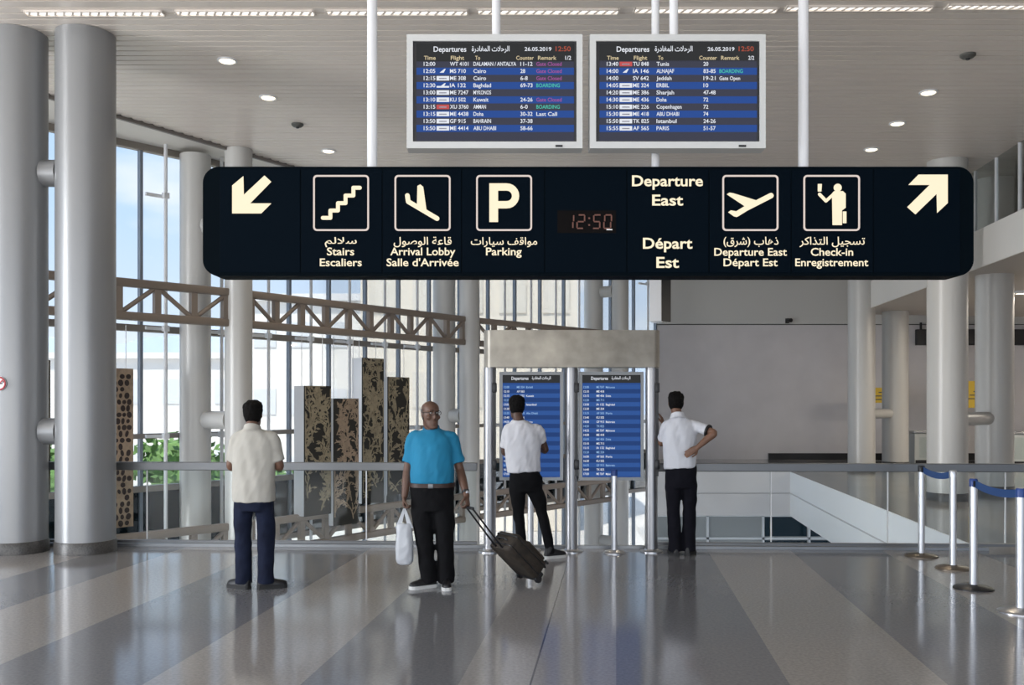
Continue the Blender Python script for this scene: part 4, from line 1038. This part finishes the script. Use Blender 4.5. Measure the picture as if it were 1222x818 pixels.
    # eyes
    for sx in (-1, 1):
        e_ = MB().sphere((sx * .031, -.0755, .028), (.013, .009, .0075), 12).xf(HM).build('eye', mat('eye_white', (.6, .58, .55), .3), body)
        MB().sphere((sx * .031, -.0835, .028), (.0055, .003, .0055), 10).xf(HM).build('iris', M_SHOE, e_)
    MB().sphere((0, -.0915, -.064), (.020, .003, .0018), 10).xf(HM).build('mouth_line', mat('lip_dark', (.10, .03, .025), .6), body)
    return body, HM

# man in the cream polo, back to the viewer
J = dict(seed=1, head=(-.04, .045, 1.555), yaw=PI, nod=-.12, neck=(-.035, .0, 1.43), hipc=(-.02, 0, .90),
         sh_l=(-.165, 0, 1.35), el_l=(-.235, .02, 1.10), wr_l=(-.10, .24, 1.13), hand_l=((.5, .8, .25), (.6, -.3, .6), (0, -.2, 1), .7),
         sh_r=(.142, 0, 1.35), el_r=(.205, .02, 1.10), wr_r=(.06, .24, 1.13), hand_r=((-.5, .8, .25), (-.6, -.3, .6), (0, -.2, 1), .7),
         hip_l=(-.115, 0, .80), kn_l=(-.125, .02, .47), an_l=(-.115, 0, .09), toe_l=(-.86, .5),
         hip_r=(.075, 0, .80), kn_r=(.085, .02, .47), an_r=(.085, 0, .09), toe_r=(.90, .38), sleeve_l=.82, sleeve_r=.82, sole=M_SOLE_B, fold=.009,
         torso=[(.785, -.022, 0, .190, .13, .132), (.80, -.022, 0, .192, .128, .128), (.95, -.022, 0, .187, .13, .12), (1.12, -.02, 0, .192, .13, .115), (1.28, -.015, 0, .196, .125, .115), (1.36, -.015, 0, .172, .10, .10), (1.415, -.02, 0, .125, .08, .085), (1.445, -.035, 0, .075, .068, .068)],
         waist=[(.70, -.02, 0, .155, .105, .11), (.78, -.02, 0, .170, .115, .12), (.90, -.02, 0, .172, .112, .112), (.96, -.02, 0, .165, .105, .105)],
         leg=[.078, .086, .083, .078, .074, .074])
M_POLO = mat('polo_cream', (.47, .45, .40), .85, var=.06, vscale=5)
person((-2.30, 8.29, 0), 'man in a cream polo shirt and dark blue jeans standing with his back turned', 1, J, ('tan', (.15, .075, .047)), ('collar', M_POLO), mat('jeans_navy', (.010, .014, .032), .9, spec=.2, var=.3, vscale=9), M_HAIR)

# man in the blue polo, facing the viewer
J = dict(seed=2, head=(-.015, -.03, 1.557), yaw=.55, nod=.04, neck=(-.01, .01, 1.425), hipc=(0, 0, .90),
         sh_l=(-.168, .01, 1.355), el_l=(-.225, .03, 1.075), wr_l=(-.245, -.05, .835), hand_l=((-.03, -.12, -1), (.9, -.1, -.1), (.1, -1, 0), 1.15),
         sh_r=(.165, .01, 1.355), el_r=(.245, .03, 1.075), wr_r=(.318, -.145, .845), hand_r=((.12, -.42, -.80), (-.8, .1, -.5), (.1, -1, -.3), 1.15),
         hip_l=(-.098, 0, .80), kn_l=(-.072, -.02, .46), an_l=(-.035, .01, .09), toe_l=(-.85, -.52),
         hip_r=(.098, 0, .80), kn_r=(.112, -.01, .46), an_r=(.125, .03, .09), toe_r=(.10, -1), sleeve_l=.80, sleeve_r=.80, sole=M_SOLE_W, flare=.004,
         torso=[(.94, 0, 0, .192, .150, .12), (.965, 0, 0, .198, .165, .125), (1.05, 0, 0, .200, .178, .125), (1.18, 0, 0, .192, .160, .122), (1.29, 0, 0, .192, .140, .120), (1.36, 0, 0, .178, .108, .11), (1.405, -.005, .005, .122, .085, .09), (1.438, -.01, .01, .074, .068, .068)],
         waist=[(.70, 0, 0, .178, .118, .125), (.80, 0, 0, .200, .132, .14), (.90, 0, 0, .200, .145, .13), (.955, 0, 0, .196, .155, .125)],
         leg=[.098, .104, .098, .082, .076, .074])
M_BPOLO = mat('polo_blue', (.010, .20, .36), .8, var=.08, vscale=5)
M_BPOLO_D = mat('polo_blue_collar', (.012, .17, .32), .8)
pb, HM = person((-.72, 8.33, 0), 'bald man in glasses, a bright blue polo and black trousers facing the viewer', -1, J, ('brown', (.125, .064, .041)), ('collar', M_BPOLO, M_BPOLO_D), mat('trousers_black', (.005, .005, .006), .9, spec=.2, var=.2), mat('hair_grey', (.10, .09, .085), .8, bump=.3, bscale=180), bald=True)
R_ = [oval(z, 0, 0, .202 + k, .160 + k, .130 + k, -1) for z, k in ((.915, .0), (.916, .006), (.952, .006), (.953, 0))]
bl = MB().rings(R_, False).build('belt', mat('belt_leather', (.035, .015, .010), .5), pb)
MB().box((0, -.170, .934), (.045, .01, .042), bev=.004)  .build('buckle', M_RAIL, bl)
g = MB()
for sx in (-1, 1):
    g.torus((sx * .032, -.098, .027), .023, .0022, (0, 1, 0), 20, 6, (1.15, .9)); g.tube([(sx * .058, -.097, .032), (sx * .077, -.05, .034), (sx * .082, .02, .026)], .0022, 6)
g.tube([(-.007, -.1, .031), (.007, -.1, .031)], .002, 6)
g.xf(HM).build('glasses', M_BLACK, pb)
el, wr = Vector(J['el_r']), Vector(J['wr_r']); q = el.lerp(wr, .86); d_ = (wr - el).normalized()
wt = MB().tube([q - d_ * .011, q + d_ * .011], [.034, .033], 18).build('watch_strap', M_BLACK, pb)
MB().lathe([(.018, 0), (.018, .007), (.014, .009)], n=18).xf(Matrix.Translation(q + Vector((.5, -.85, 0)).normalized() * .032) @ Vector((0, 0, 1)).rotation_difference(Vector((.5, -.85, 0))).to_matrix().to_4x4()).build('watch_case', M_STEEL, wt)

# young man in the white T-shirt, back to the viewer, at the left screen
J = dict(seed=3, head=(-.095, .04, 1.612), yaw=PI + .25, nod=-.06, neck=(-.075, 0, 1.475), hipc=(0, 0, .93),
         sh_l=(-.185, .02, 1.375), el_l=(-.225, .09, 1.135), wr_l=(-.08, .26, 1.20), hand_l=((.6, .5, .5), (.5, -.4, .3), (0, -.3, 1), .7),
         sh_r=(.130, .0, 1.375), el_r=(.215, .10, 1.16), wr_r=(.07, .29, 1.22), hand_r=((-.6, .5, .5), (-.5, -.4, .3), (0, -.3, 1), .7),
         hip_l=(-.085, 0, .84), kn_l=(-.075, .03, .48), an_l=(-.030, -.02, .09), toe_l=(-.35, .94),
         hip_r=(.095, 0, .84), kn_r=(.175, .04, .49), an_r=(.270, .0, .09), toe_r=(.80, .45), sleeve_l=.78, sleeve_r=.55, sole=M_SOLE_W, fold=.013,
         torso=[(.925, -.02, 0, .178, .12, .125, .03), (.94, -.02, 0, .180, .122, .128, .03), (1.05, -.03, 0, .182, .118, .118, .02), (1.20, -.035, 0, .195, .118, .115), (1.32, -.032, 0, .200, .112, .112), (1.40, -.032, 0, .182, .09, .095), (1.45, -.045, 0, .125, .075, .08), (1.488, -.07, 0, .074, .064, .064)],
         waist=[(.72, .005, 0, .150, .095, .11), (.82, .005, 0, .178, .11, .13), (.92, -.005, 0, .160, .102, .108), (.98, -.015, 0, .150, .105, .105)],
         leg=[.085, .090, .078, .062, .055, .050])
M_TEE = mat('tee_white', (.62, .62, .65), .85, var=.04, vscale=6)
person((.145, 9.90, 0), 'young man in a white T-shirt and slim black trousers reading the left stand screen', 1, J, ('olive', (.085, .043, .03)), ('none', M_TEE), mat('slim_black', (.004, .004, .005), .9, spec=.2, var=.2), M_HAIR)

# man in the white shirt with a hand at his back, leaning on the stand
J = dict(seed=4, head=(-.055, .05, 1.655), yaw=PI - .15, nod=-.06, neck=(-.045, 0, 1.515), hipc=(-.01, 0, .96),
         sh_l=(-.155, .03, 1.42), el_l=(-.195, .17, 1.22), wr_l=(-.155, .25, 1.42), hand_l=((-.25, .15, .9), (-.8, .3, .1), (0, -1, .1), .3),
         sh_r=(.135, -.02, 1.415), el_r=(.315, -.17, 1.345), wr_r=(.135, -.185, 1.19), hand_r=((-.72, .02, -.45), (0, 1, -.1), (-.4, 0, -.9), .25),
         hip_l=(-.095, 0, .86), kn_l=(-.085, .03, .49), an_l=(-.075, .0, .09), toe_l=(-.10, 1),
         hip_r=(.080, 0, .86), kn_r=(.090, .03, .49), an_r=(.080, .01, .09), toe_r=(.42, .90), sleeve_l=.8, sleeve_r=.72, cuff='r', sole=M_SOLE_B, fold=.010,
         torso=[(.955, -.015, 0, .176, .118, .122, .06), (.975, -.015, 0, .178, .12, .125, .06), (1.10, -.02, 0, .182, .12, .118, .03), (1.25, -.02, 0, .192, .12, .115), (1.36, -.02, 0, .192, .11, .11), (1.44, -.02, 0, .168, .088, .095), (1.487, -.03, 0, .112, .074, .08), (1.525, -.042, 0, .072, .064, .064)],
         waist=[(.74, -.008, 0, .152, .10, .115), (.85, -.008, 0, .172, .112, .13), (.96, -.008, 0, .170, .11, .115), (1.01, -.008, 0, .165, .105, .105)],
         leg=[.086, .092, .082, .074, .072, .074])
M_SHIRT = mat('shirt_white', (.64, .65, .69), .8, var=.03, vscale=6)
person((1.86, 10.10, 0), 'man in a white short-sleeved shirt with one hand on his lower back by the stand', 1, J, ('tan2', (.19, .098, .062)), ('collar', M_SHIRT), mat('trousers_navy', (.005, .005, .009), .9, spec=.2, var=.2), M_HAIR)

# rolling suitcase behind the man in blue ---------------------------------------------------
W0 = Vector((.245, 8.40, .035)); aW = Vector((-.6, .8, 0)); c43 = .73; s43 = .683
aL = Vector((-.8 * c43, -.6 * c43, s43)); aT = Vector((.8 * s43, .6 * s43, c43))
sc_ = thing('suitcase', 'dark brown soft suitcase pulled tilted on its wheels by the man in blue', 'suitcase', tuple(W0))
RM = Matrix((aW, aL, aT)).transposed()                       # columns: width, length, thickness
def sw(w_, l_, t_): return RM @ Vector((w_, l_, t_))
RM4 = RM.to_4x4()
SW_, SL_, ST_ = .31, .47, .19
M_CASE = mat('suitcase_cloth', (.030, .022, .015), .75, var=.45, vscale=16, bump=.2, bscale=90)
MB().box((SW_ / 2, SL_ / 2 + .02, ST_ / 2), (SW_, SL_ - .02, ST_), bev=.03).xf(RM4).build('shell', M_CASE, sc_, angle=50)
MB().box((SW_ / 2, SL_ * .42, ST_ + .012), (SW_ * .82, SL_ * .55, .04), bev=.015).xf(RM4).build('front_pocket', M_CASE, sc_, angle=50)
for t_ in (.05, ST_ - .04):
    z_ = MB(); p = rrect(-.003, .017, SW_ + .003, SL_ + .013, .034, 5); pts = [(x, y, t_) for x, y in p]; pts.append(pts[0])
    z_.tube(pts, .006, 6).xf(RM4).build('piping', M_BLACK, sc_)
MB().tube([(SW_ * .3, SL_ + .012, ST_ * .5), (SW_ * .35, SL_ + .035, ST_ * .5), (SW_ * .65, SL_ + .035, ST_ * .5), (SW_ * .7, SL_ + .012, ST_ * .5)], .009, 8).xf(RM4).build('top_grip', M_BLACK, sc_)
MB().box((SW_ / 2, .02, .05), (SW_ * .96, .05, .09), bev=.012).xf(RM4).build('wheel_base', M_BLACK, sc_)
for x in (.02, SW_ - .02):
    MB().tube([(x - .014, .012, .022), (x + .014, .012, .022)], .034, 16).xf(RM4).build('wheel', M_BLACK, sc_)
    MB().box((x, .04, ST_ + .005), (.03, .04, .02), bev=.005).xf(RM4).build('foot', M_BLACK, sc_)
MB().box((SW_ * .5, SL_ * .86, ST_ + .004), (.03, .012, .006)).xf(RM4).build('badge', M_STEEL, sc_, smooth=False)
G0 = Vector((-.375, 8.105, .748)) - W0
gx = aW * .055
MB().tube([G0 - gx, G0 + gx], .013, 10, True).build('handle_grip', M_BLACK, sc_)
for s in (-1, 1):
    b_ = sw(SW_ / 2 + s * .05, SL_ * .8, .018); MB().tube([b_, sw(SW_ / 2 + s * .05, SL_ + .02, .016), G0 + gx * s * .85], .0085, 8).build('handle_rod', M_BLACK, sc_)

# white carrier bag in his other hand -------------------------------------------------------------
bx, by = -.965, 8.27
bg_ = thing('carrier_bag', 'white plastic carrier bag hanging from the hand of the man in blue', 'bag', (bx, by, .22))
M_BAG = mat('bag_plastic', (.50, .52, .55), .4, var=.06, vscale=9)
R_ = []
for z, rx, ry in ((.0, .045, .03), (.012, .068, .045), (.05, .080, .058), (.14, .082, .060), (.24, .076, .052), (.32, .070, .042), (.37, .066, .032)):
    R_.append(oval(z, 0, 0, rx, ry, ry, 1, 28, 2.8))
mb = MB().rings(R_, True); me = remesh(mb, .008, 3); folds(me, .010, 12, (14, 14, 5))
bgm = link('body', me, M_BAG, bg_, angle=80)
top = Vector((.0, -.0, .505))
for s, nm in ((-1, 'handle'), (1, 'handle')):
    R_ = []
    for k in range(9):
        t_ = k / 8; x = -.05 + .10 * t_
        a_ = Vector((-.056, s * .022, .33)) if t_ < .5 else Vector((.056, s * .022, .33)); u = abs(t_ - .5) * 2
        c_ = top.lerp(a_, u); wd_ = .010 + .014 * u
        R_.append([c_ + Vector((-wd_, -.003, 0)), c_ + Vector((wd_, -.003, 0)), c_ + Vector((wd_, .003, 0)), c_ + Vector((-wd_, .003, 0))])
    MB().rings(R_).build(nm, M_BAG, bg_)
